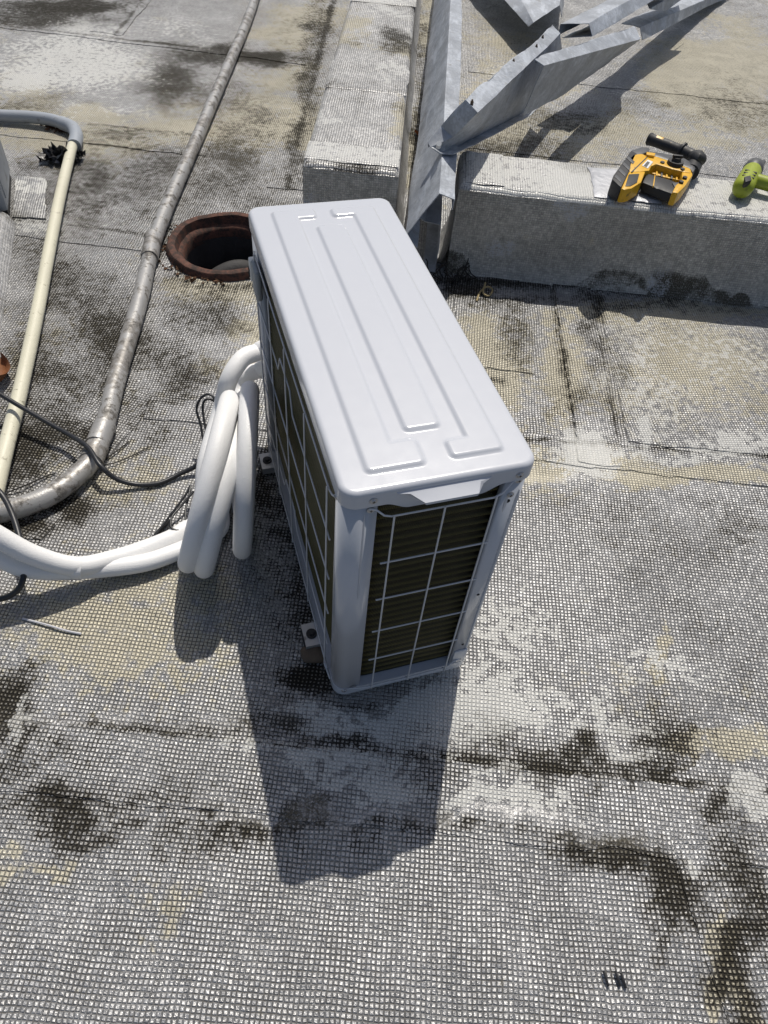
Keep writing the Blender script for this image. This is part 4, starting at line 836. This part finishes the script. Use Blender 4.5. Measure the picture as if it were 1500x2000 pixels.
hs = hA+ax_*.46-hD+Vector((0, 0, .0205)); bm = bmesh.new(); u_ = ax_.normalized(); s_ = Vector((-u_.y, u_.x, 0)); vs = [bm.verts.new(hs+u_*a+s_*b+Vector((0, 0, c))) for a, b, c in ((-.032,-.010,-.003),(.032,-.010,-.003),(.034,0,.001),(.032,.010,-.003),(-.032,.010,-.003),(-.034,0,.001))]; bm.faces.new(vs); bmobj('handle_badge', bm, 'yellow_plastic', dr)
cA, cB = Vector(sp(*zpt(905,345), z0+.032)), Vector(sp(*zpt(850,470), z0+.030)); bm = bmesh.new(); cyl(bm, cA-hD, cB-hD, .029, .029, 24); bmobj('chuck_collar', bm, 'tool_black', dr, 40)
tube('handle_clamp', [hC-hD, Vector(sp(*zpt(905,350), z0+.06))-hD, Vector(sp(*zpt(935,360), z0+.05))-hD], .022, 'tool_black', dr, 16)
# green driver
go = sp(1465, 365, TZ); gr = empty('cordless_driver', (go[0], go[1], 0), 0, label='lime green cordless driver lying at the right edge of the silver curb', cat='drill')
g0 = TZ+.004
hg = Vector((go[0], go[1], 0))
gA, gB = Vector(sp(*zpt(1285,595), g0+.034)), Vector(sp(*zpt(1370,440), g0+.034)); ga_ = gB-gA
V, Fc = sweep([gA+ga_*t_-hg for t_ in (-.10, -.06, .0, .12, .5, .9, 1.05, 1.12)], [.014, .027, .034, .037, .036, .034, .028, .018], 22); pyobj('motor_housing', V, Fc, 'green_plastic', gr, 45)
g_u = ga_.normalized(); g_s = Vector((0, 0, 1)).cross(g_u).normalized()
for k_, t_ in enumerate((.16, .30, .44)):
    for sgn in (-1, 1):
        c_ = gA+ga_*t_-hg+Vector((0, 0, .030))+g_s*sgn*.013; bm = bmesh.new(); bbox(bm, (-.0035, -.008, -.006), (.0035, .008, .0055), .0015)
        bmesh.ops.transform(bm, matrix=Matrix.Translation(c_) @ Matrix.Rotation(math.atan2(g_u.y, g_u.x), 4, 'Z'), verts=bm.verts); bmobj('vent_slot', bm, 'tool_black', gr, 40)
V, Fc = sweep([gA+ga_*t_-hg for t_ in (.92, 1.0, 1.2, 1.28)], [.030, .036, .033, .022], 22); pyobj('gear_collar', V, Fc, 'tool_grey', gr, 45)
prism('side_badge', Zq((1300,500),(1350,490),(1360,530),(1310,545)), g0+.05, g0+.0725, 'tool_black', gr, go, .001)
gC, gD_ = Vector(sp(*zpt(1415,440), g0+.034)), Vector(sp(*zpt(1458,372), g0+.034)); V, Fc = sweep([gB-hg, gC-hg, gC+(gD_-gC)*.15-hg, gD_-hg], [.026, .018, .012, .0095], 18); pyobj('chuck', V, Fc, 'tool_grey', gr, 45)
hE = gA+ga_*.55; hF = Vector(sp(*zpt(1560,570), g0+.032)); hG = Vector(sp(*zpt(1720,600), g0+.032))
V, Fc = sweep([p-hg for p in catmull([hE, hE+(hF-hE)*.5, hF, hG], .012)], .024, 18); pyobj('grip', V, Fc, 'green_plastic', gr, 45)
prism('trigger', Zq((1430,470),(1460,480),(1450,520),(1425,515)), g0+.024, g0+.044, 'tool_black', gr, go, .003)
prism('battery', Zq((1700,540),(1840,570),(1820,680),(1690,640)), g0, g0+.066, 'tool_black', gr, go, .006)

# ------------------------------------------------------------------ equipment cabinet at the left edge
c1, c2 = sp(25, 428), sp(28, 347); dv_ = (c1-c2)[:2]; Ld = np.linalg.norm(dv_); dv_ /= Ld
cb = empty('equipment_cabinet', (c1[0], c1[1], 0), math.atan2(-dv_[0], dv_[1])+math.pi, label='grey sheet metal equipment cabinet cut by the left edge', cat='cabinet')
# local: x to the right of the panel normal, y from near to far
box('cabinet_body', (-.75, .0, .03), (-.004, Ld, .95), 'cabinet_paint', cb, .012)
box('side_panel', (-.006, .025, .07), (.0, Ld-.025, .92), 'cabinet_paint', cb, .004)
box('base_rail', (-.74, .01, .002), (-.01, Ld-.01, .03), 'black_rubber', cb, .003)
# membrane up-stand below the cabinet
ps = [sp(26, 436)[:2], sp(15, 513)[:2], sp(0, 613)[:2], sp(-25, 720)[:2], sp(-60, 860)[:2]]
V = []; Fc = []; bs = ps[0]
for i, p in enumerate(ps):
    for (ox, z) in ((.012, .0), (-.010, .035), (-.05, .055), (-.6, .075)): V.append((p[0]+ox-bs[0], p[1]-bs[1]+(.0 if ox > -.3 else -.1), z))
Fc = [(i*4+j, i*4+j+1, (i+1)*4+j+1, (i+1)*4+j) for i in range(len(ps)-1) for j in range(3)]+[(0, 1, 2, 3)]
up_ = pyobj('membrane_upstand', V, Fc, 'curb_face_y', None, 50, label='ribbed foil upstand folded up under the grey cabinet at left', cat='upstand'); up_.location = (bs[0], bs[1], 0)

# ------------------------------------------------------------------ litter
def rag(name, c, s, mat, seed, label, cat):
    rg = np.random.default_rng(seed); n = 12; V = []; Fc = []
    for j in range(n):
        for i in range(n):
            u, v = i/(n-1)-.5, j/(n-1)-.5; V.append((u*s*(1+.5*rg.random())+.1*s*rg.normal(), v*s*(1+.5*rg.random())+.1*s*rg.normal(), abs(rg.normal())*s*.28+.003))
    Fc = [(j*n+i, j*n+i+1, (j+1)*n+i+1, (j+1)*n+i) for j in range(n-1) for i in range(n-1)]
    o = pyobj(name, V, Fc, mat, None, None, label=label, cat=cat); o.location = (c[0], c[1], .004); return o
rag('plastic_scrap', sp(114, 312), .085, 'plastic_rag', 2, 'crumpled black plastic scrap left of the cream pipe', 'scrap')
rag('plastic_scrap', sp(147, 313), .055, 'plastic_rag', 3, 'small black plastic scrap in the shade right of the cream pipe', 'scrap')
def leaf(name, c, L, w, ang, curl, mat, label, cat='leaf'):
    V = []; Fc = []; n = 10
    for i in range(n+1):
        t_ = i/n; ww = w*math.sin(math.pi*min(1, t_*.9+.06))**.8
        for s in (-1, -.5, 0, .5, 1): V.append((L*(t_-.5), s*ww, .006+curl*abs(s)**2+curl*.6*(2*t_-1)**2+.002*math.sin(9*t_+s*4)))
    Fc = [(i*5+j, i*5+j+1, i*5+6+j, i*5+5+j) for i in range(n) for j in range(4)]
    o = pyobj(name, V, Fc, mat, None, 60, label=label, cat=cat); o.location = (c[0], c[1], .002); o.rotation_euler = (0, 0, ang); return o
leaf('dry_leaf', sp(4, 738), .12, .036, 1.9, .03, 'dry_leaf', 'large curled brown dry leaf left of the cream pipe')
leaf('dry_leaf', sp(818, 270), .085, .012, 2.2, .012, 'dry_leaf', 'thin brown dry leaf between the curb and the long beam')
V = []; Fc = []
for i in range(160):
    t_ = random.random(); c = Vector(sp(88+46*t_+random.gauss(0, 4), 246+12*t_+random.gauss(0, 3))); s = random.uniform(.004, .012); b = len(V)
    for k_ in range(5): V.append(c+Vector((random.uniform(-1, 1), random.uniform(-1, 1), random.uniform(0, 1.2)))*s)
    Fc += [(b, b+1, b+2), (b, b+2, b+3), (b+1, b+2, b+4), (b, b+3, b+4)]
pyobj('leaf_litter', V, Fc, 'sand_rust', None, label='rust-brown crumbs gathered under the grey elbow', cat='litter', kind='stuff')
tube('dry_stalk', [Vector(sp(*p)) for p in ((931, 588, .004), (938, 570, .008), (952, 560, .012), (962, 566, .010), (955, 578, .006), (944, 572, .012), (948, 552, .016))], .0035, 'twig', None, 6, .006, label='curled straw-coloured stalk on the roof in front of the silver curb', cat='twig')
tube('cable_tie', [Vector(sp(*p)) for p in ((44, 1208, .006), (90, 1220, .009), (130, 1232, .008), (159, 1238, .006))], .0026, 'tie_white', None, 6, .01, label='pale grey plastic cable tie lying left of the tubing shadow', cat='cable tie')
rt_ = empty('dead_weed', tuple(sp(872, 520)), 0, label='black dead weed at the foot of the silver curb', cat='weed'); ro = -Vector(rt_.location)
for i in range(16):
    a = sp(850+random.random()*70, 545-random.random()*10); p = [Vector((a[0], a[1]-.03, .003))]
    for k_ in range(4): p.append(p[-1]+Vector((random.gauss(0, .014), random.gauss(-.001, .006), random.uniform(.008, .026))))
    tube('stem', [x+ro for x in p], .0024, 'root_dark', rt_, 5, .012)
tube('dead_root', [Vector(sp(*p)) for p in ((190, 905, .006), (215, 890, .008), (240, 872, .006), (252, 862, .005))], .002, 'root_dark', None, 5, .01, label='thin black dead root beside the conduit coupling', cat='twig')
tube('dead_root', [Vector(sp(*p)) for p in ((190, 912, .006), (230, 902, .008), (262, 888, .005), (290, 874, .004))], .0016, 'root_dark', None, 5, .01, label='longest thin black root right of the conduit bend', cat='twig')
tube('dead_root', [Vector(sp(*p)) for p in ((14, 962, .006), (50, 948, .012), (90, 930, .008), (108, 925, .005))], .0022, 'root_dark', None, 5, .01, label='thin black dead root behind the conduit bend at left', cat='twig')
for (x, y), lb in (((1180, 1911), 'small black tar fleck near the bottom right, standing apart left of a pair'), ((1203, 1911), 'small black tar fleck near the bottom right, left one of a close pair'), ((1214, 1915), 'small black tar fleck near the bottom right, right one of a close pair')):
    c = sp(x, y); tube('tar_fleck', [Vector((c[0]-.002, c[1]+.010, .007)), Vector((c[0], c[1], .010)), Vector((c[0]+.004, c[1]-.012, .007))], .0026, 'black_rubber', None, 6, .008, label=lb, cat='fleck', group='tar flecks near the bottom right')
